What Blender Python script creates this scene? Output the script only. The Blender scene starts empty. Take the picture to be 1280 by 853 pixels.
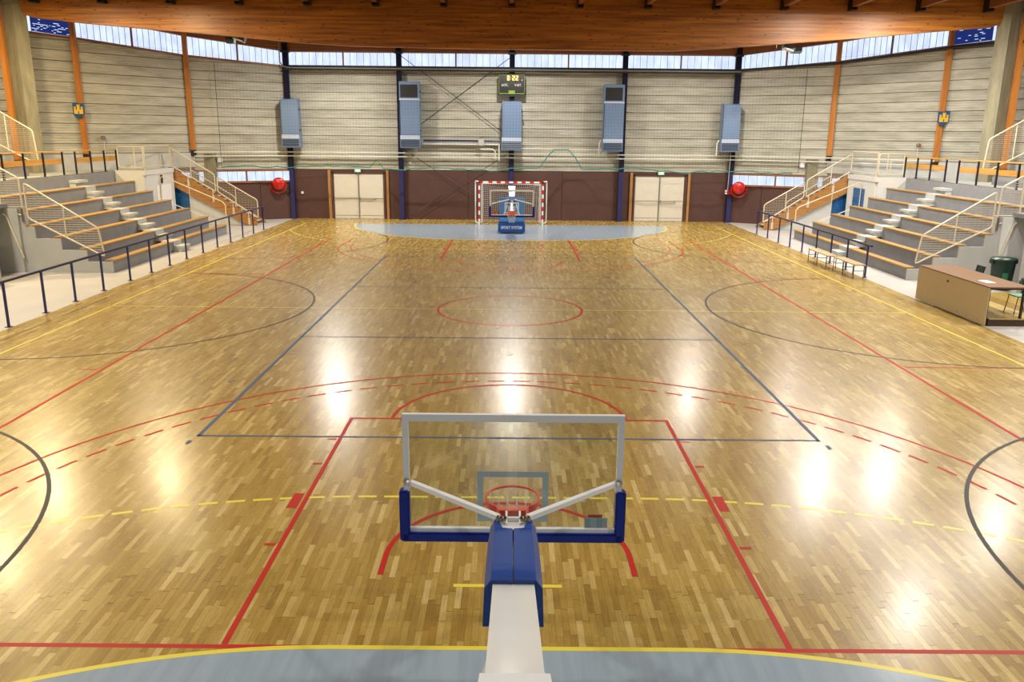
import bpy, bmesh, math, random
from mathutils import Vector, Matrix
random.seed(7)
SC = bpy.context.scene
COL = SC.collection
PI = math.pi

# ------------------------------------------------------------------ camera
cam_d = bpy.data.cameras.new('camera')
cam = bpy.data.objects.new('camera', cam_d); COL.objects.link(cam)
_p, _y, _r = .2468, .0028, .0094
F = Vector((math.sin(_y)*math.cos(_p), math.cos(_y)*math.cos(_p), -math.sin(_p)))
R0 = Vector((math.cos(_y), -math.sin(_y), 0)); U0 = R0.cross(F)
R1 = math.cos(_r)*R0 + math.sin(_r)*U0; U1 = -math.sin(_r)*R0 + math.cos(_r)*U0
cam.matrix_world = Matrix(((R1.x, U1.x, -F.x, 0), (R1.y, U1.y, -F.y, -20.1353), (R1.z, U1.z, -F.z, 4.2563), (0, 0, 0, 1)))
cam_d.sensor_width = 36; cam_d.lens = 1022.8*36/1280
cam_d.clip_start = .05; cam_d.clip_end = 300
SC.camera = cam

# ------------------------------------------------------------------ world, exposure
w = bpy.data.worlds.new('world'); SC.world = w; w.use_nodes = True
w.node_tree.nodes['Background'].inputs[0].default_value = (.75, .85, 1, 1)
w.node_tree.nodes['Background'].inputs[1].default_value = 1.0
SC.view_settings.view_transform = 'Standard'; SC.view_settings.look = 'None'
SC.view_settings.gamma = 1; SC.view_settings.use_curve_mapping = False
SC.view_settings.exposure = -0.08
LAMP_POWER = 520      # watts of each roof floodlight
WARM = (1, .80, .46); NEUT = (1, .95, .86)
# x, y, z, colour, strength, in view
LAMPS = [(-8.3, 17.6, 8.3, NEUT, 1.45), (.1, 17.8, 8.3, NEUT, 1.35), (8.6, 17.6, 8.3, NEUT, 1.0),
         (14.7, 9.9, 8.95, NEUT, 1.25), (11.9, 9.4, 8.95, NEUT, 1.3), (-13.2, 9.4, 8.95, WARM, 1.15), (-17.0, 8.3, 9.0, WARM, 1.4),
         (11.5, .7, 9.0, NEUT, .85), (17.0, 6.0, 9.0, NEUT, 1.05), (-15.9, 3.2, 9.0, WARM, 1.1),
         (7, -9, 9.0, NEUT, .7), (-7, -9, 9.0, NEUT, .7), (13, -9, 9.0, NEUT, .8), (-13, -9, 9.0, WARM, .8),  # unseen lamps added for general light over the near court
         (6, -16.5, 9.0, NEUT, .65), (-6, -16.5, 9.0, NEUT, .65),  # unseen pair added for general light behind the near basket
         (15.5, -3.2, 9.0, NEUT, 1.6), (-15.5, -3.2, 9.0, NEUT, 1.5), (12.6, 15.6, 8.3, NEUT, .5)]  # unseen fill lamps added to brighten both sides and the far right

# ------------------------------------------------------------------ materials
MATS = {}
def nm(name):
    m = bpy.data.materials.new(name); m.use_nodes = True; MATS[name] = m
    return m, m.node_tree, m.node_tree.nodes['Principled BSDF']
def mat(name, col, rough=.5, metal=0, noise=0, scale=6, bump=0, bscale=40, stretch=None, coat=0, spec=.5):
    m, t, b = nm(name)
    b.inputs['Base Color'].default_value = (*col, 1); b.inputs['Roughness'].default_value = rough
    b.inputs['Metallic'].default_value = metal; b.inputs['Coat Weight'].default_value = coat
    b.inputs['Specular IOR Level'].default_value = spec
    if noise or bump:
        g = t.nodes.new('ShaderNodeNewGeometry'); mp = t.nodes.new('ShaderNodeMapping')
        t.links.new(g.outputs['Position'], mp.inputs[0])
        if stretch: mp.inputs['Scale'].default_value = stretch
    if noise:
        n = t.nodes.new('ShaderNodeTexNoise'); n.inputs['Scale'].default_value = scale; n.inputs['Detail'].default_value = 6
        t.links.new(mp.outputs[0], n.inputs['Vector'])
        mr = t.nodes.new('ShaderNodeMapRange'); mr.inputs[1].default_value = .25; mr.inputs[2].default_value = .75
        mr.inputs[3].default_value = 1-noise; mr.inputs[4].default_value = 1+noise
        t.links.new(n.outputs[0], mr.inputs[0])
        mx = t.nodes.new('ShaderNodeVectorMath'); mx.operation = 'SCALE'; mx.inputs[0].default_value = col
        t.links.new(mr.outputs[0], mx.inputs['Scale']); t.links.new(mx.outputs[0], b.inputs['Base Color'])
    if bump:
        n2 = t.nodes.new('ShaderNodeTexNoise'); n2.inputs['Scale'].default_value = bscale
        t.links.new(mp.outputs[0], n2.inputs['Vector'])
        bp = t.nodes.new('ShaderNodeBump'); bp.inputs['Strength'].default_value = bump; bp.inputs['Distance'].default_value = .01
        t.links.new(n2.outputs[0], bp.inputs['Height']); t.links.new(bp.outputs[0], b.inputs['Normal'])
    return m
def emit(name, col, s):
    m = bpy.data.materials.new(name); m.use_nodes = True; t = m.node_tree; t.nodes.clear()
    e = t.nodes.new('ShaderNodeEmission'); o = t.nodes.new('ShaderNodeOutputMaterial')
    e.inputs[0].default_value = (*col, 1); e.inputs[1].default_value = s
    t.links.new(e.outputs[0], o.inputs[0]); MATS[name] = m; return m

def wood_floor(name, island):
    m, t, b = nm(name); N = t.nodes.new; L = t.links.new
    g = N('ShaderNodeNewGeometry')
    if island: rnd = g.outputs['Random Per Island']
    else: rnd = N('ShaderNodeObjectInfo').outputs['Random']
    cr = N('ShaderNodeValToRGB'); e = cr.color_ramp.elements
    e[0].position = 0; e[0].color = (.31, .19, .038, 1); e[1].position = 1; e[1].color = (.60, .445, .17, 1)
    for p, c in ((.2, (.37, .235, .048, 1)), (.6, (.42, .28, .064, 1)), (.85, (.48, .335, .09, 1))):
        x = e.new(p); x.color = c
    L(rnd, cr.inputs[0])
    mp = N('ShaderNodeMapping'); mp.inputs['Scale'].default_value = (28, 2.2, 1); L(g.outputs['Position'], mp.inputs[0])
    ad = N('ShaderNodeVectorMath'); ad.operation = 'ADD'; L(mp.outputs[0], ad.inputs[0])
    sc = N('ShaderNodeMath'); sc.operation = 'MULTIPLY'; sc.inputs[1].default_value = 50; L(rnd, sc.inputs[0]); L(sc.outputs[0], ad.inputs[1])
    n = N('ShaderNodeTexNoise'); n.inputs['Scale'].default_value = 2.2; n.inputs['Detail'].default_value = 5; L(ad.outputs[0], n.inputs['Vector'])
    # large scale varnish wear
    n2 = N('ShaderNodeTexNoise'); n2.inputs['Scale'].default_value = .35; n2.inputs['Detail'].default_value = 4; L(g.outputs['Position'], n2.inputs['Vector'])
    m1 = N('ShaderNodeMapRange'); m1.inputs[1].default_value = .3; m1.inputs[2].default_value = .7; m1.inputs[3].default_value = .86; m1.inputs[4].default_value = 1.1; L(n.outputs[0], m1.inputs[0])
    m2 = N('ShaderNodeMapRange'); m2.inputs[1].default_value = .3; m2.inputs[2].default_value = .7; m2.inputs[3].default_value = .92; m2.inputs[4].default_value = 1.08; L(n2.outputs[0], m2.inputs[0])
    mu = N('ShaderNodeMath'); mu.operation = 'MULTIPLY'; L(m1.outputs[0], mu.inputs[0]); L(m2.outputs[0], mu.inputs[1])
    mx = N('ShaderNodeVectorMath'); mx.operation = 'SCALE'; L(cr.outputs[0], mx.inputs[0]); L(mu.outputs[0], mx.inputs['Scale'])
    L(mx.outputs[0], b.inputs['Base Color'])
    # scratches: thin ridges of stretched voronoi cells raise the roughness
    v = N('ShaderNodeTexVoronoi'); v.feature = 'DISTANCE_TO_EDGE'; v.inputs['Scale'].default_value = 2.3
    wn = N('ShaderNodeTexNoise'); wn.inputs['Scale'].default_value = 3; L(g.outputs['Position'], wn.inputs['Vector'])
    av = N('ShaderNodeVectorMath'); av.operation = 'ADD'; L(g.outputs['Position'], av.inputs[0]); L(wn.outputs['Color'], av.inputs[1]); L(av.outputs[0], v.inputs['Vector'])
    mr = N('ShaderNodeMapRange'); mr.inputs[1].default_value = 0; mr.inputs[2].default_value = .008; mr.inputs[3].default_value = .36; mr.inputs[4].default_value = .26; L(v.outputs[0], mr.inputs[0])
    L(mr.outputs[0], b.inputs['Roughness'])
    bn = N('ShaderNodeTexNoise'); bn.inputs['Scale'].default_value = 5; bn.inputs['Detail'].default_value = 3; L(ad.outputs[0], bn.inputs['Vector'])
    bp = N('ShaderNodeBump'); bp.inputs['Strength'].default_value = .05; bp.inputs['Distance'].default_value = .01; L(bn.outputs[0], bp.inputs['Height']); L(bp.outputs[0], b.inputs['Normal'])
    b.inputs['Specular IOR Level'].default_value = .6; b.inputs['Coat Weight'].default_value = .08; b.inputs['Coat Roughness'].default_value = .15
wood_floor('oak_stuff', True); wood_floor('oak_part', False)

def glulam(name, a, b_, knots=True, rough=.42, along='x'):
    m, t, b = nm(name); N = t.nodes.new; L = t.links.new
    g = N('ShaderNodeNewGeometry'); mp = N('ShaderNodeMapping'); L(g.outputs['Position'], mp.inputs[0])
    mp.inputs['Scale'].default_value = {'x': (.35, .8, 9), 'y': (9, .35, 9), 'z': (9, 9, .4)}[along]
    n = N('ShaderNodeTexNoise'); n.inputs['Scale'].default_value = 1.6; n.inputs['Detail'].default_value = 6; L(mp.outputs[0], n.inputs['Vector'])
    cr = N('ShaderNodeValToRGB'); cr.color_ramp.elements[0].position = .3; cr.color_ramp.elements[1].position = .7
    cr.color_ramp.elements[0].color = (*a, 1); cr.color_ramp.elements[1].color = (*b_, 1); L(n.outputs[0], cr.inputs[0])
    out = cr.outputs[0]
    if knots:
        mk = N('ShaderNodeMapping'); L(g.outputs['Position'], mk.inputs[0]); mk.inputs['Scale'].default_value = (1.6, 1, 6)
        v = N('ShaderNodeTexVoronoi'); v.inputs['Scale'].default_value = 1.5; L(mk.outputs[0], v.inputs['Vector'])
        mr = N('ShaderNodeMapRange'); mr.inputs[1].default_value = .09; mr.inputs[2].default_value = .2; L(v.outputs[0], mr.inputs[0])
        mx = N('ShaderNodeMix'); mx.data_type = 'RGBA'; L(mr.outputs[0], mx.inputs['Factor'])
        mx.inputs['A'].default_value = (.06, .018, .006, 1); L(out, mx.inputs['B']); out = mx.outputs['Result']
    L(out, b.inputs['Base Color']); b.inputs['Roughness'].default_value = rough
glulam('beam_wood', (.19, .055, .004), (.52, .185, .014))
glulam('post_wood', (.42, .14, .02), (.6, .24, .045), False, .45, 'z')
glulam('roof_wood', (.16, .055, .018), (.26, .09, .028), False, .6, 'y')
glulam('trim_wood', (.20, .07, .02), (.32, .12, .035), False, .5)
glulam('seat_wood', (.33, .18, .045), (.50, .30, .095), False, .45, 'y')
glulam('stringer_wood', (.36, .15, .035), (.50, .25, .07), True, .45)
glulam('jamb_wood', (.30, .13, .035), (.44, .21, .065), False, .5, 'z')
glulam('plank_wood', (.50, .25, .05), (.66, .37, .09), False, .45, 'y')

def ribbed(name, col, dark):
    m, t, b = nm(name); N = t.nodes.new; L = t.links.new
    g = N('ShaderNodeNewGeometry'); oi = N('ShaderNodeObjectInfo')
    sx = N('ShaderNodeSeparateXYZ'); L(g.outputs['Position'], sx.inputs[0])
    mu = N('ShaderNodeMath'); mu.operation = 'MULTIPLY'; mu.inputs[1].default_value = 2*PI*4/.4167; L(sx.outputs[2], mu.inputs[0])
    sn = N('ShaderNodeMath'); sn.operation = 'SINE'; L(mu.outputs[0], sn.inputs[0])
    mp = N('ShaderNodeMapping'); mp.inputs['Scale'].default_value = (.5, .5, 3); L(g.outputs['Position'], mp.inputs[0])
    n = N('ShaderNodeTexNoise'); n.inputs['Scale'].default_value = 1.3; n.inputs['Detail'].default_value = 8; n.inputs['Roughness'].default_value = .65; L(mp.outputs[0], n.inputs['Vector'])
    cr = N('ShaderNodeValToRGB'); cr.color_ramp.elements[0].position = .3; cr.color_ramp.elements[1].position = .62
    cr.color_ramp.elements[0].color = (*dark, 1); cr.color_ramp.elements[1].color = (*col, 1); L(n.outputs[0], cr.inputs[0])
    mr = N('ShaderNodeMapRange'); mr.inputs[3].default_value = .92; mr.inputs[4].default_value = 1.06; L(oi.outputs['Random'], mr.inputs[0])
    mx = N('ShaderNodeVectorMath'); mx.operation = 'SCALE'; L(cr.outputs[0], mx.inputs[0]); L(mr.outputs[0], mx.inputs['Scale']); L(mx.outputs[0], b.inputs['Base Color'])
    bp = N('ShaderNodeBump'); bp.inputs['Strength'].default_value = .45; bp.inputs['Distance'].default_value = .012; L(sn.outputs[0], bp.inputs['Height'])
    bp2 = N('ShaderNodeBump'); bp2.inputs['Strength'].default_value = .5; bp2.inputs['Distance'].default_value = .03; L(n.outputs[0], bp2.inputs['Height']); L(bp.outputs[0], bp2.inputs['Normal'])
    L(bp2.outputs[0], b.inputs['Normal']); b.inputs['Roughness'].default_value = .6
ribbed('ribbed_concrete', (.49, .47, .39), (.31, .295, .235))
mat('groove', (.22, .20, .15), .9)
mat('joint', (.13, .075, .028), .8)
mat('concrete', (.26, .235, .155), .75, noise=.28, scale=2.2, bump=.3, bscale=18, stretch=(2, 2, .5))
mat('apron', (.47, .445, .42), .5, noise=.07, scale=1.2)
mat('step_grey', (.25, .25, .26), .7, noise=.10, scale=2.5)
mat('step_light', (.47, .47, .45), .65, noise=.08, scale=3)
mat('wall_grey', (.44, .44, .41), .7, noise=.08, scale=1.5)
mat('wall_white', (.66, .66, .63), .6, noise=.04, scale=2)
mat('brown_panel', (.082, .034, .026), .65, noise=.10, scale=2, bump=.15, bscale=60)
mat('door_cream', (.66, .62, .53), .4, noise=.03)
mat('steel_navy', (.022, .022, .105), .35)
mat('rail_navy', (.012, .014, .10), .3)
mat('rail_cream', (.66, .58, .42), .35)
mat('mesh_cream', (.46, .40, .30), .4)
mat('post_black', (.012, .013, .03), .35)
mat('black', (.012, .012, .013), .45)
mat('dark_cable', (.015, .015, .018), .5)
mat('net_dark', (.045, .045, .035), .8)
mat('cord_teal', (.03, .20, .17), .7)
mat('pipe_white', (.66, .64, .54), .4); mat('pipe_dull', (.20, .20, .17), .5)
mat('heater_blue', (.17, .25, .40), .35, metal=.25)
mat('heater_light', (.48, .56, .70), .35, metal=.2)
mat('grille', (.03, .045, .075), .4)
mat('chrome', (.7, .7, .7), .15, metal=1)
mat('steel_grey', (.32, .32, .32), .35, metal=.8)
mat('gloss_white', (.80, .80, .78), .12, coat=.4)
mat('frame_white', (.84, .86, .88), .3)
mat('pad_blue', (.012, .06, .30), .38, noise=.05, scale=3)
mat('pad_navy', (.004, .018, .26), .35)
mat('pad_light', (.10, .30, .66), .4)
mat('base_blue', (.01, .09, .40), .3)
mat('rim_orange', (.80, .085, .01), .3)
mat('net_white', (.75, .75, .72), .7)
mat('red', (.55, .012, .008), .25, coat=.5)
mat('goal_red', (.55, .025, .012), .4)
mat('goal_white', (.80, .80, .78), .4)
mat('line_red', (.47, .010, .003), .45, spec=.25); mat('line_red_thin', (.52, .014, .005), .5, spec=.12)
mat('line_yellow', (.78, .66, .07), .3); mat('line_blue', (.07, .115, .22), .5, spec=.15); mat('line_dark', (.06, .055, .05), .5, spec=.15)
mat('table_top', (.24, .125, .065), .35, noise=.06); mat('table_panel', (.50, .40, .245), .45, noise=.02)
mat('bench_wood', (.50, .36, .19), .5, noise=.1, scale=8); mat('bench_steel', (.05, .065, .055), .4)
mat('paper', (.85, .85, .83), .6)
mat('chair_green', (.12, .34, .22), .45); mat('bin_green', (.004, .028, .019), .35); mat('podium_dark', (.06, .03, .018), .6)
mat('bin_label', (.03, .16, .08), .4)
mat('shield_blue', (.01, .09, .25), .4); mat('shield_yellow', (.80, .50, .03), .4)
mat('tile_blue', (.015, .13, .38), .25); mat('grout', (.10, .18, .30), .7)
mat('scoreboard', (.012, .012, .012), .3); mat('lime', (.20, .30, .01), .5); mat('post_dull', (.012, .012, .03), .9, spec=.1); mat('white_text', (.8, .8, .8), .5)
mat('lamp_body', (.02, .025, .02), .4)
mat('sticker_a', (.26, .36, .38), .5); mat('sticker_b', (.36, .44, .44), .5)
mat('mark_white', (.72, .76, .76), .35)
emit('block_dark', (.015, .03, .17), 1.0); emit('lens', (1, .96, .88), 14); emit('digit', (1, .66, .16), 3.2); emit('exit_glow', (.45, .75, .35), 1.3); emit('exit_arrow', (.9, 1, .85), 2.2)
# lit translucent sheet
def sheet(name, col, s):
    m = bpy.data.materials.new(name); m.use_nodes = True; t = m.node_tree; t.nodes.clear(); N = t.nodes.new; L = t.links.new
    e = N('ShaderNodeEmission'); o = N('ShaderNodeOutputMaterial'); g = N('ShaderNodeNewGeometry')
    mp = N('ShaderNodeMapping'); mp.inputs['Scale'].default_value = (1, 1, .35); L(g.outputs['Position'], mp.inputs[0])
    n = N('ShaderNodeTexNoise'); n.inputs['Scale'].default_value = 4; L(mp.outputs[0], n.inputs['Vector'])
    mr = N('ShaderNodeMapRange'); mr.inputs[1].default_value = .3; mr.inputs[2].default_value = .7; mr.inputs[3].default_value = s*.82; mr.inputs[4].default_value = s*1.1; L(n.outputs[0], mr.inputs[0])
    e.inputs[0].default_value = (*col, 1); L(mr.outputs[0], e.inputs[1]); L(e.outputs[0], o.inputs[0]); MATS[name] = m
sheet('sheet_sky', (.66, .76, .99), 1.3)
mat('pane_seam', (.20, .26, .40), .6)
# goal-area paint on the planks
m, t, b = nm('area_blue'); N = t.nodes.new; L = t.links.new
g = N('ShaderNodeNewGeometry'); mp = N('ShaderNodeMapping'); mp.inputs['Scale'].default_value = (14, .8, 1); L(g.outputs['Position'], mp.inputs[0])
n = N('ShaderNodeTexNoise'); n.inputs['Scale'].default_value = 1; L(mp.outputs[0], n.inputs['Vector'])
cr = N('ShaderNodeValToRGB'); cr.color_ramp.elements[0].position = .35; cr.color_ramp.elements[1].position = .65
cr.color_ramp.elements[0].color = (.29, .37, .45, 1); cr.color_ramp.elements[1].color = (.33, .41, .49, 1)
L(n.outputs[0], cr.inputs[0]); L(cr.outputs[0], b.inputs['Base Color']); b.inputs['Roughness'].default_value = .22; b.inputs['Coat Weight'].default_value = .1; b.inputs['Coat Roughness'].default_value = .12
# backboard glass
m, t, b = nm('glass'); b.inputs['Base Color'].default_value = (.9, .95, .95, 1); b.inputs['Transmission Weight'].default_value = 1
b.inputs['Roughness'].default_value = 0; b.inputs['IOR'].default_value = 1.0; b.inputs['Specular IOR Level'].default_value = .5
t.nodes.remove(b); N = t.nodes.new; tr = N('ShaderNodeBsdfTransparent'); tr.inputs[0].default_value = (.90, .93, .92, 1)
gl = N('ShaderNodeBsdfGlossy'); gl.inputs['Roughness'].default_value = .02; mx = N('ShaderNodeMixShader'); mx.inputs[0].default_value = .05
t.links.new(tr.outputs[0], mx.inputs[1]); t.links.new(gl.outputs[0], mx.inputs[2])
t.links.new(mx.outputs[0], t.nodes['Material Output'].inputs[0])

# ------------------------------------------------------------------ mesh helpers
class MB:
    def __init__(s): s.v = []; s.f = []; s.m = []; s.mi = 0
    def add(s, vs, fs):
        o = len(s.v); s.v += [tuple(x) for x in vs]; s.f += [tuple(o+i for i in f) for f in fs]; s.m += [s.mi]*len(fs); return s
    def box(s, x0, x1, y0, y1, z0, z1):
        return s.hexa([(x0, y0, z0), (x1, y0, z0), (x1, y1, z0), (x0, y1, z0), (x0, y0, z1), (x1, y0, z1), (x1, y1, z1), (x0, y1, z1)])
    def hexa(s, p): return s.add(p, [(0, 3, 2, 1), (4, 5, 6, 7), (0, 1, 5, 4), (1, 2, 6, 5), (2, 3, 7, 6), (3, 0, 4, 7)])
    def bbox(s, x0, x1, y0, y1, z0, z1, b=.01):
        # box with chamfered edges all round
        bm = bmesh.new(); bmesh.ops.create_cube(bm, size=1)
        for v in bm.verts: v.co = Vector(((x0+x1)/2+v.co.x*(x1-x0), (y0+y1)/2+v.co.y*(y1-y0), (z0+z1)/2+v.co.z*(z1-z0)))
        bmesh.ops.bevel(bm, geom=bm.edges[:], offset=b, segments=2, affect='EDGES')
        bm.verts.index_update(); s.add([v.co[:] for v in bm.verts], [[v.index for v in f.verts] for f in bm.faces]); bm.free(); return s
    def bar(s, a, b, wd, ht, up=(0, 0, 1)):
        a = Vector(a); b = Vector(b); d = (b-a).normalized(); u = Vector(up)
        if abs(d.dot(u)) > .98: u = Vector((0, 1, 0))
        r = d.cross(u).normalized()*wd/2; u = r.cross(d).normalized()*ht/2
        return s.hexa([a-r-u, a+r-u, b+r-u, b-r-u, a-r+u, a+r+u, b+r+u, b-r+u])
    def tube(s, pts, r, n=8, closed=False):
        pts = [Vector(p) for p in pts]; N = len(pts); rings = []; prev = None
        for i, p in enumerate(pts):
            if closed: d = pts[(i+1) % N]-pts[i-1]
            elif i == 0: d = pts[1]-p
            elif i == N-1: d = p-pts[-2]
            else: d = (pts[i+1]-p).normalized()+(p-pts[i-1]).normalized()
            d.normalize()
            if prev is None:
                u = Vector((0, 0, 1)) if abs(d.z) < .9 else Vector((0, 1, 0))
            else: u = prev
            x = d.cross(u)
            if x.length < 1e-4: x = d.cross(Vector((1, 0, 0)))
            x.normalize(); y = x.cross(d).normalized(); prev = y
            rings.append([p+x*r*math.cos(2*PI*k/n)+y*r*math.sin(2*PI*k/n) for k in range(n)])
        vs = [q for rg in rings for q in rg]; fs = []
        for i in range(N if closed else N-1):
            j = (i+1) % N
            for k in range(n): fs.append((i*n+k, i*n+(k+1) % n, j*n+(k+1) % n, j*n+k))
        if not closed: fs.append(tuple(range(n))[::-1]); fs.append(tuple((N-1)*n+k for k in range(n)))
        return s.add(vs, fs)
    def lathe(s, prof, c=(0, 0, 0), axis='z', n=24):
        vs = []; fs = []
        for (r, h) in prof:
            for k in range(n):
                a = 2*PI*k/n; x, y = r*math.cos(a), r*math.sin(a)
                if axis == 'z': vs.append((c[0]+x, c[1]+y, c[2]+h))
                elif axis == 'y': vs.append((c[0]+x, c[1]+h, c[2]+y))
                else: vs.append((c[0]+h, c[1]+x, c[2]+y))
        for i in range(len(prof)-1):
            for k in range(n): fs.append((i*n+k, i*n+(k+1) % n, (i+1)*n+(k+1) % n, (i+1)*n+k))
        fs.append(tuple(range(n))); fs.append(tuple((len(prof)-1)*n+k for k in range(n)))
        return s.add(vs, fs)
    def prism(s, poly, fn0, fn1):
        # poly of 2D points, fn maps 2D point to 3D for either cap
        n = len(poly); vs = [fn0(*p) for p in poly]+[fn1(*p) for p in poly]
        return s.add(vs, [tuple(range(n))[::-1], tuple(range(n, 2*n))]+[(i, (i+1) % n, n+(i+1) % n, n+i) for i in range(n)])
    def build(s, name, material, parent=None, smooth=False, recalc=True, **props):
        org = ORG.get(parent.name, Vector((0, 0, 0))) if parent else Vector((0, 0, 0))
        me = bpy.data.meshes.new(name); me.from_pydata([tuple(Vector(v)-org) for v in s.v], [], s.f)
        mats = material if isinstance(material, (list, tuple)) else [material]
        for k in mats: me.materials.append(MATS[k])
        for p, i in zip(me.polygons, s.m): p.material_index = i; p.use_smooth = smooth
        if recalc:
            bm = bmesh.new(); bm.from_mesh(me); bmesh.ops.recalc_face_normals(bm, faces=bm.faces[:]); bm.to_mesh(me); bm.free()
        if smooth:
            try: me.set_sharp_from_angle(angle=math.radians(40))
            except Exception: pass
        o = bpy.data.objects.new(name, me); COL.objects.link(o)
        if parent: o.parent = parent
        ORG[o.name] = org
        for k, v in props.items(): o[k] = v
        return o
ORG = {}
def thing(name, label, cat, loc=(0, 0, 0), group=None, kind=None):
    o = bpy.data.objects.new(name, None); COL.objects.link(o); o.location = loc; o.empty_display_size = .2
    if label: o['label'] = label
    if cat: o['category'] = cat
    if group: o['group'] = group
    if kind: o['kind'] = kind
    ORG[o.name] = Vector(loc); return o
def tag(o, label, cat, group=None):
    o['label'] = label; o['category'] = cat
    if group: o['group'] = group
    return o
def text_mesh(txt, size, place, name, material, parent, label=None, bold=0, sx=1):
    cu = bpy.data.curves.new('t', 'FONT'); cu.body = txt; cu.size = size; cu.align_x = 'CENTER'; cu.align_y = 'CENTER'; cu.extrude = .004; cu.offset = bold
    o = bpy.data.objects.new('t', cu); COL.objects.link(o); bpy.context.view_layer.update()
    me = bpy.data.meshes.new_from_object(o.evaluated_get(bpy.context.evaluated_depsgraph_get()))
    mb = MB(); mb.add([place(v.co.x*sx, v.co.y, v.co.z) for v in me.vertices], [tuple(p.vertices) for p in me.polygons])
    bpy.data.objects.remove(o); bpy.data.curves.remove(cu); bpy.data.meshes.remove(me)
    r = mb.build(name, material, parent)
    if label: r['label'] = label
    return r
def copy_tree(o, parent=None):
    c = o.copy(); COL.objects.link(c)
    if parent: c.parent = parent
    for ch in o.children: copy_tree(ch, c)
    return c
SIDE = {-1: 'left', 1: 'right'}
def mx(s, poly): return poly

# ------------------------------------------------------------------ floor
floor = MB().box(-11.1, 11.1, -24, 22.35, -.2, -.004).build('floor', 'joint', kind='structure', label='oak strip parquet sports floor with painted court lines')
PWD, PLN = .062, .43
near = []; rest = MB()
nx = int(22.2/PWD)
for i in range(nx):
    x0 = -11.1+i*PWD; y = -24+random.random()*PLN
    while y < 22.3:
        ln = PLN*random.choice((.8, 1, 1, 1.15)); y1 = min(y+ln, 22.34)
        if y1-y < .08: break
        if -13.96 <= y <= -13.05 and abs(x0) < 4.55 and len(near) < 300: near.append((x0, y, y1))
        elif y > -17.5 or abs(x0) < .1:
            rest.add([(x0+.0007, y+.0008, 0), (x0+PWD-.0007, y+.0008, 0), (x0+PWD-.0007, y1-.0008, 0), (x0+.0007, y1-.0008, 0)], [(0, 1, 2, 3)])
        y = y1
rest.build('oak_strips', 'oak_stuff', floor, recalc=False, kind='stuff')
MB().box(-11.1, 11.1, -24, -17.0, -.004, -.001).build('underlay', 'area_blue', floor)
pm = {}
for (x0, y0, y1) in near:
    k = round(y1-y0, 2)
    if k not in pm:
        me = bpy.data.meshes.new('oak_strip')
        a, b_ = .0007, PWD-.0007; c_ = .0008; d_ = k-.0008
        me.from_pydata([(a, c_, -.004), (b_, c_, -.004), (b_, d_, -.004), (a, d_, -.004), (a, c_, 0), (b_, c_, 0), (b_, d_, 0), (a, d_, 0)], [],
                       [(4, 5, 6, 7), (0, 1, 5, 4), (1, 2, 6, 5), (2, 3, 7, 6), (3, 0, 4, 7)])
        me.materials.append(MATS['oak_part']); pm[k] = me
    o = bpy.data.objects.new('oak_strip', pm[k]); COL.objects.link(o); o.parent = floor; o.location = (x0, y0, 0)

def strip(mb, pts, wd, z):
    pts = [Vector((p[0], p[1])) for p in pts]; L_ = []; R_ = []
    for i, p in enumerate(pts):
        if i == 0: d = pts[1]-p
        elif i == len(pts)-1: d = p-pts[-2]
        else: d = (pts[i+1]-p).normalized()+(p-pts[i-1]).normalized()
        d.normalize(); nrm = Vector((-d.y, d.x))*wd/2
        if i == 0: p = p-d*wd/2
        if i == len(pts)-1: p = p+d*wd/2
        L_.append(p+nrm); R_.append(p-nrm)
    n = len(pts); vs = [(p.x, p.y, z) for p in L_]+[(p.x, p.y, z) for p in R_]
    mb.add(vs, [(n+i, n+i+1, i+1, i) for i in range(n-1)]); return mb
def arc(c, r, a0, a1, n=48): return [(c[0]+r*math.cos(math.radians(a0+(a1-a0)*i/n)), c[1]+r*math.sin(math.radians(a0+(a1-a0)*i/n))) for i in range(n+1)]
def dashes(mb, pts, wd, z, on, off):
    acc = 0; cur = []; L_ = on; drawing = True
    P = [Vector(p) for p in pts]; pos = P[0]; cur = [pos]; i = 1; left = on
    while i < len(P):
        d = P[i]-pos; l = d.length
        if l < left:
            pos = P[i]; left -= l; i += 1
            if drawing: cur.append(pos)
        else:
            pos = pos+d*(left/l)
            if drawing:
                cur.append(pos)
                if len(cur) > 1: strip(mb, [c for c in cur], wd, z)
            drawing = not drawing; cur = [pos]; left = on if drawing else off
LW = .056
Z1, Z2, Z3, Z4, Z5 = .0010, .0016, .0022, .0028, .0034
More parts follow.
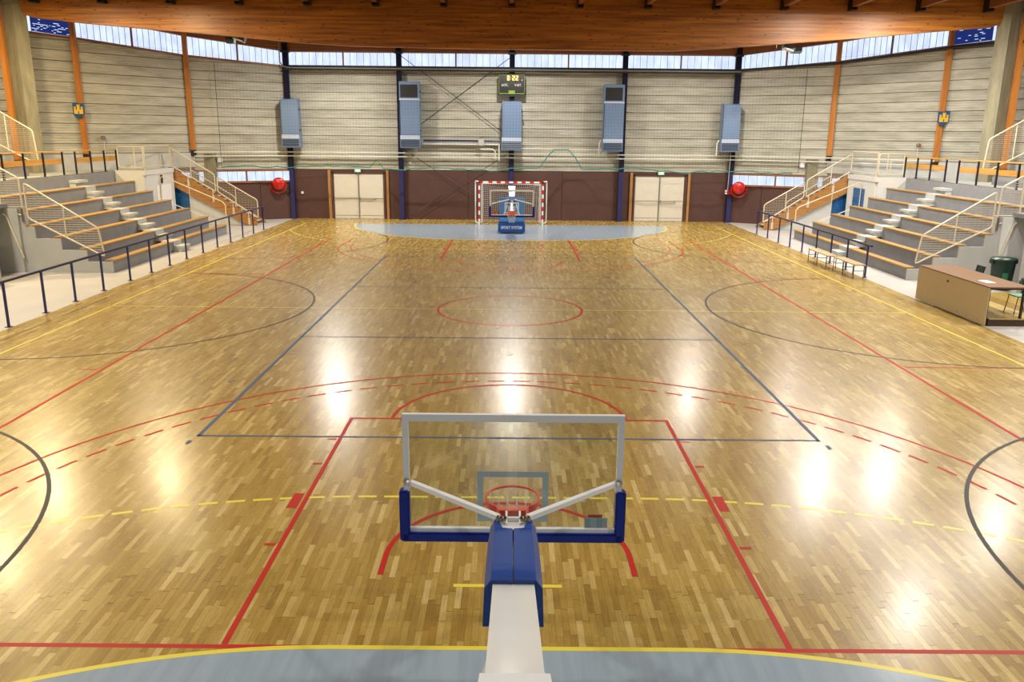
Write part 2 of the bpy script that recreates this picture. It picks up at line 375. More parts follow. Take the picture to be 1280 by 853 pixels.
for sy in (-1, 1):
    pts = [(-7.5, 20), ] if False else []
    pts = arc((-1.5, 20*1.0), 6, 180, 270, 40)+arc((1.5, 20), 6, 270, 360, 40)
    pts = [(x, (sy*y)) for x, y in pts]
    if sy == 1: pts[0] = (-7.5, 20.0)
    back = 20 if sy == 1 else -23.9
    poly = pts+([(7.5, back), (-7.5, back)] if sy < 0 else [])
    mb = MB(); mb.add([(x, y, Z1) for x, y in poly], [tuple(range(len(poly)))] if sy > 0 else [tuple(range(len(poly)))])
    o = mb.build('goal_area', 'area_blue', floor, recalc=False)
    strip(MB(), pts, LW, Z2).build('goal_area_line', 'line_yellow', floor, recalc=False)
    d9 = [(x, sy*y) for x, y in arc((1.5, 20), 9, 355, 270, 90)+arc((-1.5, 20), 9, 270, 185, 90) if abs(x) < 9.9]
    mb = MB(); dashes(mb, d9, LW, Z2, .165, .145); mb.build('nine_metre_line', 'line_yellow', floor, recalc=False)
    strip(MB(), [(-.5, sy*13), (.5, sy*13)], LW, Z2).build('penalty_mark', 'line_yellow', floor, recalc=False)
    # basketball end
    by = -sy*0+sy*12.425
    mb = MB()
    if sy < 0:
        strip(mb, [(-7.5, -14), (-1.2, -14)], LW, Z1-.0005); strip(mb, [(1.2, -14), (7.5, -14)], LW, Z1-.0005)
    lane = [(-2.425, sy*13.94), (-2.425, sy*8.2), (2.425, sy*8.2), (2.425, sy*13.94)]
    strip(mb, lane[:2], LW*(1 if sy < 0 else 1.2), Z3); strip(mb, lane[2:], LW*(1 if sy < 0 else 1.2), Z3); strip(mb, lane[1:3], LW if sy < 0 else .03, Z3+.0003)
    for q in (-1, 1):
        xx = q*2.5
        for ty in (12.21, 10.0, 9.1): strip(mb, [(xx, sy*ty), (xx+q*.07, sy*ty)], .05, Z3)
        mb.add([(xx-q*.02, sy*10.93, Z3), (xx+q*.10, sy*10.93, Z3), (xx+q*.10, sy*11.33, Z3), (xx-q*.02, sy*11.33, Z3)], [(0, 1, 2, 3)])
    mb.build('free_throw_lane', 'line_red', floor, recalc=False)
    f = lambda P: [(x, sy*abs(y)) for x, y in P]
    strip(MB(), f([(x, y) for x, y in arc((0, 8.2), 1.8, 180, 360)]), LW, Z3).build('free_throw_circle', 'line_red', floor, recalc=False)
    strip(MB(), f([(-1.27, 12.78)]+arc((0, 12.425), 1.27, 180, 360)+[(1.27, 12.78)]), LW, Z3).build('no_charge_arc', 'line_red', floor, recalc=False)
    a0 = math.degrees(math.asin(1.415/6.75))
    strip(MB(), f([(-6.6, 14)]+arc((0, 12.425), 6.75, 180+a0, 360-a0, 80)+[(6.6, 14)]), LW*.8, Z3).build('three_point_line', 'line_red_thin', floor, recalc=False)
    mb = MB(); dashes(mb, f(arc((0, 12.425), 6.25, 180, 360, 120)), LW*.8, Z3, .26, .19); mb.build('old_three_point_line', 'line_red_thin', floor, recalc=False)
for q in (-1, 1):
    strip(MB(), [(q*7.5, -14), (q*7.5, 14)], LW, Z3).build('basketball_sideline', 'line_red_thin', floor, recalc=False)
    strip(MB(), [(q*10, -20), (q*10, 20)], LW, Z2).build('handball_sideline', 'line_yellow', floor, recalc=False)
    for cy in (-13.2, 0, 13.2):
        a = arc((q*10.1, cy), 5.05, 90, 270, 60) if q > 0 else arc((q*10.1, cy), 5.05, -90, 90, 60)
        a = [p for p in a if abs(p[0]) < 10.01]
        strip(MB(), a, LW*.9, Z4).build('side_court_arc', 'line_dark', floor, recalc=False)
    mb = MB(); strip(mb, [(q*4.48, -9), (q*4.48, 9)], LW, Z5)
    for ys in (-9.22, 9.22): strip(mb, [(q*4.53, ys), (q*4.53, ys-.09*(1 if ys < 0 else -1))], LW, Z5)
    mb.build('volleyball_sideline', 'line_blue', floor, recalc=False)
    strip(MB(), [(q*1.25+q*8.75, 18.9), (q*9.2, 18.1), (q*8.9, 17.6)], .03, Z2).build('corner_mark', 'line_yellow', floor, recalc=False)
for ys in (-9, -3, 3, 9): strip(MB(), [(-4.48, ys), (4.48, ys)], LW*.8, Z5).build('volleyball_line', 'line_blue', floor, recalc=False)
strip(MB(), [(-10, 0), (10, 0)], LW*.8, Z2).build('centre_line', 'line_yellow', floor, recalc=False)
for q in (-1, 1): strip(MB(), [(q*7.6, 20), (q*10, 20)], LW*.8, Z2).build('end_line', 'line_yellow', floor, recalc=False)
strip(MB(), arc((0, 0), 1.8, 0, 360, 72), LW, Z3).build('centre_circle', 'line_red_thin', floor, recalc=False)
for a, b_ in (((7.6, -5.04), (10, -5.04)), ((7.6, 5), (9.9, 5)), ((-7.9, -5.66), (-7.6, -5.66)), ((-9.9, 5), (-7.6, 5))):
    strip(MB(), [a, b_], .04, Z3).build('coach_mark', 'line_red_thin', floor, recalc=False)
# little metal sockets let into the parquet
for (x, y) in ((-.28, -3.9+1.9), (.28, -2.0), (0, -4.35), (-6, -.05), (4.9, -4.3), (-4.3, -4.4), (-4.9, -6.3), (4.9, -6.4)):
    MB().lathe([(.06, 0), (.06, .0045)], (x, y, 0), n=12).build('floor_socket', 'steel_grey', floor)

ap = MB().box(-23, -11.1, -24, 23, -.2, -.002).box(11.1, 23, -24, 23, -.2, -.002).build('floor', 'apron', kind='structure', label='pale grey concrete walkway along both sides of the parquet')

# ------------------------------------------------------------------ walls
V0 = [(11.1, 22.3), (15.25, 20.05), (18.35, 16.0), (19.85, 13.8), (21.6, 9.0), (22.3, 2.0), (22.3, -24.2)]
SILL = [7.46, 7.73, 8.04, 8.12, 8.2, 8.2, 8.2]
WTOP = [8.12, 8.56, 8.95, 9.05, 9.1, 9.1, 9.1]
RH = .4167; ZB = 2.48
def wall_panel(a, b, z0, z1, sa, sb, parent, th=.08):
    """one precast panel between plan points a and b, top clipped by the sill line"""
    a = Vector(a); b = Vector(b); d = (b-a); n = Vector((-d.y, d.x)).normalized()
    if n.dot(Vector((0, -5))-(a+b)/2) < 0: n = -n
    K = 8 if sa != sb else 1; mb = MB(); z1 -= .012
    ts = [i/K for i in range(K+1)]
    zt = [max(z0+.001, min(z1, sa+(sb-sa)*t)) for t in ts]
    if max(zt) < z0+.03: return
    e = .03
    for i in range(K):
        p = a+d*(ts[i]+(.002 if i == 0 else 0)); q = a+d*(ts[i+1]-(.002 if i == K-1 else 0)); f0 = p+n*th; f1 = q+n*th
        z_a, z_b = zt[i], zt[i+1]
        # chamfered face: bottom bevel, face, top bevel
        vs = [(p.x, p.y, z0), (q.x, q.y, z0), (f1.x, f1.y, z0+e*.2), (f0.x, f0.y, z0+e*.2), (f1.x, f1.y, max(z0+e*.2, z_b-e*.2)), (f0.x, f0.y, max(z0+e*.2, z_a-e*.2)), (q.x, q.y, z_b), (p.x, p.y, z_a)]
        mb.add(vs, [(0, 1, 2, 3), (3, 2, 4, 5), (5, 4, 6, 7)])
    mb.build('wall_panel', 'ribbed_concrete', parent, recalc=False)
def sheet_pane(a, b, za, zb, ta, tb, parent, out=.05, nseg=8):
    a = Vector(a); b = Vector(b); d = b-a; n = Vector((-d.y, d.x)).normalized()
    if n.dot(Vector((0, -5))-(a+b)/2) < 0: n = -n
    mb = MB(); seam = MB()
    for k in range(nseg):
        for j in range(4):
            t0 = (k+j/4)/nseg; t1 = (k+(j+1)/4)/nseg
            o0 = -abs(math.sin(PI*(j)/4))*.03+out; o1 = -abs(math.sin(PI*(j+1)/4))*.03+out
            p = a+d*t0+n*o0; q = a+d*t1+n*o1
            mb.add([(p.x, p.y, za+(zb-za)*t0), (q.x, q.y, za+(zb-za)*t1), (q.x, q.y, ta+(tb-ta)*t1), (p.x, p.y, ta+(tb-ta)*t0)], [(0, 1, 2, 3)])
        if k:
            t0 = k/nseg; p = a+d*t0+n*(out+.006)
            seam.bar((p.x, p.y, za+(zb-za)*t0), (p.x, p.y, ta+(tb-ta)*t0), .016, .016)
    o = mb.build('pane', 'sheet_sky', parent, recalc=False, smooth=False)
    seam.build('pane_seam', 'pane_seam', o)
wn = [0]
def window(a, b, za, zb, ta, tb, mid=True, dark=None, frame='trim_wood', nseg=8):
    wn[0] += 1; a = Vector(a); b = Vector(b)
    d = (b-a); n = Vector((-d.y, d.x)).normalized()
    if n.dot(Vector((0, -5))-(a+b)/2) < 0: n = -n
    w_ = thing('window_%d' % wn[0], 'strip of translucent ribbed sheeting in a wooden frame', None, (a.x, a.y, za), kind='structure')
    fr = MB(); q0 = a+n*.08; q1 = b+n*.08
    fr.bar((q0.x, q0.y, za-.04), (q1.x, q1.y, zb-.04), .12, .09)
    fr.build('sill', frame, w_)
    fr = MB(); fr.bar((q0.x, q0.y, ta+.03), (q1.x, q1.y, tb+.03), .10, .08); fr.build('head', frame, w_)
    parts = [(0, .5), (.5, 1)] if mid else [(0, 1)]
    for t0, t1 in parts:
        p0 = a+d*t0; p1 = a+d*t1; l = lambda u, v, t: u+(v-u)*t
        sheet_pane(p0, p1, l(za, zb, t0), l(za, zb, t1), l(ta, tb, t0), l(ta, tb, t1), w_, nseg=nseg)
    if mid:
        m_ = a+d*.5+n*.08; MB().bar((m_.x, m_.y, (za+zb)/2), (m_.x, m_.y, (ta+tb)/2), .07, .07).build('mullion', frame, w_)
    return w_
# back wall
wb = MB().box(-11.1, 11.1, 22.42, 22.7, 0, 10).build('wall_back', 'groove', kind='structure', label='back wall of ribbed precast concrete over dark brown boarding')
cx = [-11.1, -5.55, 0, 5.55, 11.1]
for i in range(4):
    for k in range(12):
        wall_panel((cx[i]+.02, 22.42), (cx[i+1]-.02, 22.42), ZB+k*RH, ZB+(k+1)*RH, 7.47, 7.47, wb, .1)
    window((cx[i]+.1, 22.4), (cx[i+1]-.1, 22.4), 7.5, 7.5, 8.12, 8.12)
# brown boarding, with the doorways left open
DX = [(-9.03, -6.52), (6.33, 8.82)]
edges = [-11.1, -9.33, None, -6.22, -5.55, -2.8, 0, 2.8, 5.55, 6.05, None, 9.12, 11.1]
seg = [(-11.1, -9.32), (-6.24, -5.55), (-5.55, -2.2), (-2.2, 0), (0, 2.6), (2.6, 5.55), (5.55, 6.05), (9.1, 11.1)]
for a, b_ in seg: MB().box(a+.008, b_-.008, 22.30, 22.42, .0, 2.46).build('brown_board', 'brown_panel', wb)
for a, b_ in DX: MB().box(a-.29, b_+.29, 22.34, 22.42, 2.30, 2.46).build('brown_board', 'brown_panel', wb)
for s in (-1, 1):
    wl = thing('wall_'+SIDE[s], 'splayed %s wall of ribbed concrete planks stepping out around the seating' % SIDE[s], None, (s*15, 18, 0), kind='structure')
    for i in range(6):
        a = (s*V0[i][0], V0[i][1]); b_ = (s*V0[i+1][0], V0[i+1][1])
        A = Vector(a); B = Vector(b_); d = B-A; n = Vector((-d.y, d.x)).normalized()
        if n.dot(Vector((0, -5))-(A+B)/2) < 0: n = -n
        o0, o1 = A-n*.25, B-n*.25
        MB().hexa([(A.x, A.y, 0), (B.x, B.y, 0), (o1.x, o1.y, 0), (o0.x, o0.y, 0), (A.x, A.y, 10), (B.x, B.y, 10), (o1.x, o1.y, 10), (o0.x, o0.y, 10)]).build('wall_core', 'groove' if i < 4 else 'ribbed_concrete', wl)
        if i < 4:
            for k in range(15):
                if k < 2 and i > 0: continue
                wall_panel(a, b_, ZB+k*RH, ZB+(k+1)*RH, SILL[i]-.05, SILL[i+1]-.05, wl)
            sh = d.normalized()*.08
            if i == 2:
                c_ = A+d*.42
                wq = window(A+sh, B, SILL[i], SILL[i+1], WTOP[i], WTOP[i+1], mid=False, nseg=5)
                # dark glass block panel beside the post
                gb = MB(); p0 = A+d*.05+n*.10; p1 = A+d*.62+n*.10; za, zb = SILL[i]+.02, SILL[i+1]+.0
                gb.hexa([(p0.x, p0.y, za), (p1.x, p1.y, zb), (p1.x-n.x*.04, p1.y-n.y*.04, zb), (p0.x-n.x*.04, p0.y-n.y*.04, za), (p0.x, p0.y, za+.9), (p1.x, p1.y, zb+.9), (p1.x-n.x*.04, p1.y-n.y*.04, zb+.9), (p0.x-n.x*.04, p0.y-n.y*.04, za+.9)])
                g_ = gb.build('dark_panel', 'block_dark', wq)
                sp = MB(); rnd = random.Random(5+s)
                for q in range(62 if s < 0 else 20):
                    t_ = rnd.random()*.9; z_ = rnd.randrange(14)/14; l_ = .04+rnd.random()*.07
                    P = p0+(p1-p0)*t_+n*.006; Q = p0+(p1-p0)*min(1, t_+l_)+n*.006; zz = za+.04+z_*.84+(zb-za)*t_
                    sp.add([(P.x, P.y, zz), (Q.x, Q.y, zz), (Q.x, Q.y, zz+.022), (P.x, P.y, zz+.022)], [(0, 1, 2, 3)])
                sp.build('light_slit', 'sheet_sky', g_, recalc=False)
            elif i < 3: window(A+sh, B-sh*1.2, SILL[i], SILL[i+1], WTOP[i], WTOP[i+1], nseg=8 if i == 0 else 9)
    # low strip of windows and brown boards on the first splay
    A = Vector((s*V0[0][0], V0[0][1])); B = Vector((s*V0[1][0], V0[1][1])); d = B-A; n = Vector((-d.y, d.x)).normalized()
    if n.dot(Vector((0, -5))-(A+B)/2) < 0: n = -n
    for t0, t1 in ((.0, .36), (.36, 1)):
        p0 = A+d*t0+n*.1; p1 = A+d*(t1-.004)+n*.1; q0 = p0-n*.1; q1 = p1-n*.1
        MB().hexa([(p0.x, p0.y, 0), (p1.x, p1.y, 0), (q1.x, q1.y, 0), (q0.x, q0.y, 0), (p0.x, p0.y, 1.82), (p1.x, p1.y, 1.82), (q1.x, q1.y, 1.82), (q0.x, q0.y, 1.82)]).build('brown_board', 'brown_panel', wl)
    w2 = window(A+d*.02+n*.03, A+d*.96+n*.03, 1.92, 1.92, 2.40, 2.40, frame='trim_wood', nseg=5)
# low strip continues on the second splay behind the stairs
for s in (-1, 1):
    A = Vector((s*V0[1][0], V0[1][1])); B = Vector((s*V0[2][0], V0[2][1])); d = B-A
    n = Vector((-d.y, d.x)).normalized()
    if n.dot(Vector((0, -5))-(A+B)/2) < 0: n = -n
    window(A+d*.06+n*.03, A+d*.40+n*.03, 1.92, 1.92, 2.40, 2.40, mid=False, nseg=4)
MB().box(-22.5, 22.5, -24.6, -24.2, 0, 10).build('wall_front', 'concrete', kind='structure', label='plain concrete wall behind the viewer')
MB().box(-23, 23, -24.6, 13.0, 9.75, 9.95).build('ceiling', 'roof_wood', kind='structure', label='boarded timber roof over the court')
MB().hexa([(-22.5, 13.1, 9.7), (22.5, 13.1, 9.7), (22.5, 23, 8.95), (-22.5, 23, 8.95), (-22.5, 13.1, 9.9), (22.5, 13.1, 9.9), (22.5, 23, 9.15), (-22.5, 23, 9.15)]).build('ceiling', 'roof_wood', kind='structure', label='boarded roof sloping down behind the main beam')
# eaves board above the high windows
ea = MB()
for s in (-1, 1):
    pass
pts = [(-V0[i][0], V0[i][1], WTOP[i]) for i in (3, 2, 1, 0)]+[(V0[i][0], V0[i][1], WTOP[i]) for i in (0, 1, 2, 3)]
for i in range(len(pts)-1):
    a, b_ = Vector(pts[i]), Vector(pts[i+1]); d = b_-a; n = Vector((-d.y, d.x, 0)).normalized()
    if n.dot(Vector((0, -5, 0))-(a+b_)/2) < 0: n = -n
    a0, b0 = a+n*.22, b_+n*.22; o0, o1 = a-n*.1, b_-n*.1
    ea.hexa([a0, b0, o1, o0, a0+Vector((0, 0, 1.1)), b0+Vector((0, 0, 1.1)), o1+Vector((0, 0, 1.1)), o0+Vector((0, 0, 1.1))])
ea.build('trim_1', 'trim_wood', kind='structure', label='wooden eaves board above the high window strip')

# ------------------------------------------------------------------ doors
def door(n, x0, x1, s):
    d = thing('door_%d' % n, 'cream double fire door with push bar in the brown wall', None, ((x0+x1)/2, 22.3, 0), kind='structure')
    xm = (x0+x1)/2+.0
    for a, b_ in ((x0, xm-.02), (xm+.02, x1)):
        l = MB().bbox(a, b_, 22.28, 22.34, .02, 2.27, .01).build('door_leaf', 'door_cream', d)
        MB().box(a+.03, b_-.03, 22.272, 22.28, 1.02, 1.05).box(a+.03, b_-.03, 22.272, 22.28, .16, .18).build('rail_groove', 'groove', l)
    mb = MB(); mb.bar((xm, 22.26, .05), (xm, 22.26, 2.45), .05, .05); mb.build('latch_rod', 'steel_grey', d)
    mb = MB(); mb.tube([(xm+.05, 22.2, 1.02), (xm+.82, 22.2, 1.02)], .022, 8); mb.box(xm+.02, xm+.09, 22.18, 22.28, .97, 1.08).box(xm+.78, xm+.84, 22.18, 22.28, .98, 1.06); mb.build('push_bar', 'steel_grey', d)
    for a, b_ in ((x0-.10, x0-.01), (x1+.01, x1+.13)): MB().box(a, b_, 22.24, 22.36, 0, 2.34).build('door_jamb', 'brown_panel', d)
    for a, b_ in ((x0-.28, x0-.14), (x1+.17, x1+.29)): MB().box(a, b_, 22.18, 22.30, 0, 2.46).build('door_post', 'jamb_wood', d)
    MB().box(x0-.1, x1+.1, 22.24, 22.34, 2.28, 2.34).build('door_head', 'brown_panel', d)
    return d
door(1, DX[0][0], DX[0][1], -1); door(2, DX[1][0], DX[1][1], 1)
for n_, x in ((1, -7.78), (2, 7.6)):
    e = thing('exit_sign', 'small lit green exit sign above the %s double door' % SIDE[-1 if n_ == 1 else 1], 'sign', (x, 22.25, 2.44))
    MB().bbox(x-.17, x+.17, 22.16, 22.27, 2.34, 2.54, .01).build('housing', 'steel_grey', e)
    MB().box(x-.15, x+.15, 22.15, 22.16, 2.36, 2.52).build('face', 'exit_glow', e)
    MB().prism([(-.08, .05), (.02, .05), (.02, .02), (.10, .075), (.02, .13), (.02, .1), (-.08, .1)], lambda a, b_: (x+a, 22.15, 2.365+b_), lambda a, b_: (x+a, 22.145, 2.365+b_)).build('arrow', 'exit_arrow', e)

# ------------------------------------------------------------------ posts, columns
names5 = ['far left steel column at the corner by the hose reel', 'navy steel column right of the left double door', 'navy steel column behind the goal in the middle of the back wall', 'navy steel column left of the right double door', 'far right steel column at the corner with the red call point']
for i, x in enumerate(cx):
    c = thing('steel_column', names5[i], 'column', (x, 22.05, 0), 'navy steel columns of the back wall')
    MB().box(x-.11, x+.11, 21.98, 22.0, 0, 8.5).box(x-.11, x+.11, 22.18, 22.2, 0, 8.5).box(x-.01, x+.01, 22.0, 22.18, 0, 8.5).build('shaft', 'steel_navy', c)
    MB().box(x-.13, x+.13, 21.965, 21.978, 2.5, 8.5).build('upper_cover', 'post_dull', c)
    MB().box(x-.15, x+.15, 21.94, 22.24, 0.001, .025).build('base_plate', 'steel_navy', c)
    MB().box(x-.2, x+.2, 21.9, 22.22, 8.06, 8.16).build('head_plate', 'black', c)
# bracing rods
for n_, (a, b_) in enumerate((((-5.5, 8.0), (0, 4.05)), ((0, 8.0), (-5.5, 4.05)), ((-5.5, 3.55), (0, .05)), ((0, 3.45), (-5.4, 0.03)))):
    lab = ['upper bracing rod falling from the left column to the middle one', 'upper bracing rod rising from the left column to the middle one', 'lower bracing rod falling from left to right behind the goal', 'lower bracing rod rising from the floor towards the middle column'][n_]
    yy = 22.10 if n_ % 2 else 22.15
    tag(MB().tube([(a[0], yy, a[1]), (b_[0], yy, b_[1])], .018, 6).build('bracing_rod', 'dark_cable'), lab, 'rod', 'crossed bracing rods on the back wall')
for s in (-1, 1):
    for i, (zb_, zt_) in enumerate(((3.3, 9.0), (3.18, 9.2), (3.0, 9.2))):
        x, y = s*V0[i+1][0], V0[i+1][1]
        if i == 2: x, y = s*19.55, 12.95
        w1 = ['between the second and third bays', 'behind the town shield', 'beside the concrete pillar'][i]
        dx, dy = -x, -5-y; L_ = math.hypot(dx, dy); px, py = x+dx/L_*.2, y+dy/L_*.2
        p = thing('timber_post', 'orange timber post on the %s wall %s' % (SIDE[s], w1), 'post', (px, py, zb_), 'orange timber wall posts')
        MB().bbox(px-.10, px+.10, py-.10, py+.10, zb_+.12, zt_, .02).build('shaft', 'post_wood', p)
        MB().box(px-.1, px+.1, py-.1, py+.1, zb_-.15, zb_+.12).build('shoe', 'black', p)
# concrete pillars carrying the beam
for s in (-1, 1):
    c = thing('concrete_pillar', 'tall board-marked concrete pillar under the %s end of the main beam' % SIDE[s], 'pillar', (s*19.05, 13.0, 2.6))
    X, Y = s*18.9, 13.0; a = math.radians(28)*s
    mb = MB(); q = []
    for (u, v) in ((-.33, -.26), (.33, -.26), (.33, .26), (-.33, .26)):
        q.append((X+u*math.cos(a)-v*math.sin(a), Y+u*math.sin(a)+v*math.cos(a)))
    mb.prism(q, lambda p, r: (p, r, 0.0), lambda p, r: (p, r, 9.6)); mb.build('shaft', 'concrete', c)
    a2 = MB()
    q = [(X+(u)*math.cos(a)-v*math.sin(a), Y+u*math.sin(a)+v*math.cos(a)) for (u, v) in ((-.34, -.27), (.34, -.27), (.34, .27), (-.34, .27))]
    a2.prism(q, lambda p, r: (p, r, 8.86), lambda p, r: (p, r, 8.88)); a2.build('pour_joint', 'groove', c)

# main beam
bx = [-18.62, -18.45, -18.2, -16.4, -13.4, -10.4, -8.1, -6.2, -2.8, 0, 2.8, 6.1, 7.9, 9.75, 13.4, 15.8, 18.2, 18.45, 18.62]
bz = [8.75, 8.50, 8.42, 8.24, 8.01, 7.79, 7.60, 7.50, 7.45, 7.435, 7.425, 7.43, 7.54, 7.68, 7.97, 8.2, 8.40, 8.48, 8.75]
beam = thing('main_beam', 'huge glued laminated timber roof beam with sagging underside spanning the hall', 'beam', (0, 12.9, 7.43))
mb = MB(); n_ = len(bx)
vs = [(bx[i], 12.9, bz[i]) for i in range(n_)]+[(bx[i], 12.9, 9.7) for i in range(n_)]+[(bx[i], 13.2, bz[i]) for i in range(n_)]+[(bx[i], 13.2, 9.7) for i in range(n_)]
fs = []
for i in range(n_-1):
    fs += [(i, i+1, n_+i+1, n_+i), (2*n_+i+1, 2*n_+i, 3*n_+i, 3*n_+i+1), (i+1, i, 2*n_+i, 2*n_+i+1), (n_+i, n_+i+1, 3*n_+i+1, 3*n_+i)]
fs += [(0, n_, 3*n_, 2*n_), (n_-1, 3*n_-1, 4*n_-1, 2*n_-1)]
mb.add(vs, fs).build('laminated_body', 'beam_wood', beam)
# lamination joints: fine dark glue lines
lam = MB()
for z in [7.6+.24*k for k in range(9)]:
    run = []
    for i in range(n_):
        if bz[i] < z-.02: run.append(bx[i])
    if len(run) > 1: lam.box(run[0], run[-1], 12.893, 12.9, z, z+.006)
lam.build('glue_line', 'roof_wood', beam)
for s in (-1, 1): MB().box(s*18.55 if s > 0 else -19.0, 19.0 if s > 0 else -18.55, 12.95, 13.15, 8.9, 9.6).build('end_bracket', 'black', beam)
for k in range(-7, 8):
    x = -.03+k*2.56
    words = {-7: 'first roof purlin from the left wall', 0: 'middle roof purlin above the court centre'}
    lab = 'timber roof purlin in a black hanger, %s' % ('at the middle of the beam' if k == 0 else '%s from the middle towards the %s' % (['', 'first', 'second', 'third', 'fourth', 'fifth', 'sixth', 'seventh'][abs(k)], SIDE[1 if k > 0 else -1]))
    p = thing('purlin', lab, 'purlin', (x, 12.5, 9.0), 'roof purlins running towards the camera')
    MB().box(x-.09, x+.09, -24.2, 12.82, 9.02, 9.72).build('timber', 'roof_wood', p)
    MB().box(x-.12, x-.09, 12.55, 12.9, 8.93, 9.5).box(x+.09, x+.12, 12.55, 12.9, 8.93, 9.5).box(x-.12, x+.12, 12.55, 12.9, 8.91, 8.95).build('hanger', 'black', p)

# ------------------------------------------------------------------ floodlights
def lamp(i, x, y, z, col, st):
    where = ['behind the beam above the left door', 'behind the beam on the centre line', 'behind the beam above the right door', 'at the right end of the beam', 'inside the one at the right end of the beam', 'over the left basketball sideline', 'over the left seating', 'over the right sideline', 'over the right seating', 'over the left walkway', 'added as fill right of the near basket', 'added as fill left of the near basket', 'added as fill over the near right corner', 'added as fill over the near left corner', 'added as fill behind the near basket to the right', 'added as fill behind the near basket to the left', 'added as fill over the right walkway and bins', 'added as fill over the left passage opening', 'added as fill behind the beam near the right reel'][i]
    t = thing('floodlight', 'dark box floodlight with bright lens %s' % where, 'lamp', (x, y, z), 'roof floodlights')
    MB().hexa([(x-.26, y-.2, z), (x+.26, y-.2, z), (x+.26, y+.2, z), (x-.26, y+.2, z), (x-.18, y-.12, z+.22), (x+.18, y-.12, z+.22), (x+.18, y+.12, z+.22), (x-.18, y+.12, z+.22)]).build('housing', 'lamp_body', t)
    MB().box(x-.22, x+.22, y-.16, y+.16, z-.012, z-.002).build('lens', 'lens', t)
    MB().bar((x, y, z+.2), (x, y, max(z+.5, 9.02)), .04, .04).build('bracket', 'lamp_body', t)
    la = bpy.data.lights.new('floodlight_lamp', 'AREA'); la.shape = 'RECTANGLE'; la.size = .46; la.size_y = .34; la.energy = LAMP_POWER*st; la.color = col
    lo = bpy.data.objects.new('lamp', la); COL.objects.link(lo); lo.parent = t; lo.location = (0, 0, -.03)
for i, l in enumerate(LAMPS): lamp(i, *l)
# two angled floodlights peeping out under the beam
for s, x, z in ((-1, -10.6, 7.72), (1, 10.75, 7.56)):
    t = thing('angled_floodlight', 'angled black floodlight pair hanging under the %s part of the main beam' % SIDE[s], 'lamp', (x, 13.6, z))
    MB().hexa([(x-.25, 13.4, z+.08), (x+.2, 13.4, z-.06), (x+.2, 13.7, z-.06), (x-.25, 13.7, z+.08), (x-.2, 13.4, z+.26), (x+.25, 13.4, z+.12), (x+.25, 13.7, z+.12), (x-.2, 13.7, z+.26)]).build('housing', 'lamp_body', t)
    MB().hexa([(x-.2, 13.38, z+.05), (x+.16, 13.38, z-.06), (x+.16, 13.68, z-.08), (x-.2, 13.68, z+.04), (x-.2, 13.38, z+.10), (x+.16, 13.38, z-.02), (x+.16, 13.68, z-.04), (x-.2, 13.68, z+.06)]).build('lens', 'exit_arrow' if False else 'frame_white', t)
    MB().bbox(x-.62 if s < 0 else x+.22, x-.3 if s < 0 else x+.62, 13.75, 14.05, z-.08, z+.18, .02).build('ballast_box', 'lamp_body', t)
    MB().bar((x, 13.6, z+.1), (x, 13.6, 9.6), .05, .05).bar((x-.35, 13.85, z+.1), (x-.35, 13.85, 9.6), .04, .04).build('hanger', 'lamp_body', t)

# ------------------------------------------------------------------ heaters
HL = ['left-hand grey blue air heater on the corner column', 'tall grey blue air heater above the left double door side with dark top grille', 'grey blue air heater under the scoreboard in the middle', 'tall grey blue air heater nearer the right door with dark top grille', 'right-hand grey blue air heater on the corner column']
for i, (x0, x1, z0, z1) in enumerate(((-11.35, -10.45, 3.56, 5.84), (-5.50, -4.50, 3.58, 6.74), (-.5, .5, 3.52, 5.84), (4.5, 5.5, 3.5, 6.68), (10.35, 11.25, 3.54, 5.8))):
    yf = 21.45; yb = 22.0
    h = thing('air_heater', HL[i], 'heater', ((x0+x1)/2, yb, z0), 'wall mounted air heaters')
    if i in (1, 3): MB().bbox(x0, x1, yf, yb, z0, z1, .02).build('cabinet', 'heater_blue', h)
    else: MB().hexa([(x0, yf, z0), (x1, yf, z0), (x1, yb, z0), (x0, yb, z0), (x0+.03, yf+.02, z1), (x1-.03, yf+.02, z1), (x1-.03, yb, z1+.06), (x0+.03, yb, z1+.06)]).build('cabinet', 'heater_blue', h)
    MB().box(x0+.02, x1-.02, yf-.03, yf, z0+.42, z0+.62).build('lip', 'heater_light', h)
    g_ = MB().box(x0+.05, x1-.05, yf-.012, yf, z0+.06, z0+.42).build('outlet', 'grille', h)
    mb = MB()
    for k in range(4): mb.box(x0+.06, x1-.06, yf-.03, yf-.012, z0+.10+k*.085, z0+.118+k*.085)
    mb.build('slat', 'heater_blue' if i != 2 else 'heater_light', g_)
    MB().box(x0, x1, yf-.012, yf+.0, z0+.62, z0+.64).box(x0+.01, x0+.04, yf-.014, yf, z0+.64, z1-(.85 if i in (1, 3) else .05)).build('panel_seam', 'grille', h)
    if i in (1, 3):
        MB().box(x0+.06, x1-.1, yf-.012, yf, z1-.75, z1-.15).build('intake', 'black', h)
        MB().box(x0, x1, yf-.025, yf, z1-.88, z1-.8).build('band', 'heater_light', h)
    for zz in (z0+.8, z1-.5):
        MB().box(x1, x1+.04, yf+.1, yf+.2, zz, zz+.08).build('latch', 'black', h)
    MB().box((x0+x1)/2-.3, (x0+x1)/2+.3, yb-.05, yb+.02, z0+.3, z0+.4).build('bracket', 'black', h)
    if i >= 3:
        mb = MB(); mb.tube([(x0-.06, yf+.2, z0+.55), (x0-.14, yf+.2, z0+.4), (x0-.14, yf+.25, z0-.2)], .035, 8); mb.build('gas_pipe', 'pipe_white', h)
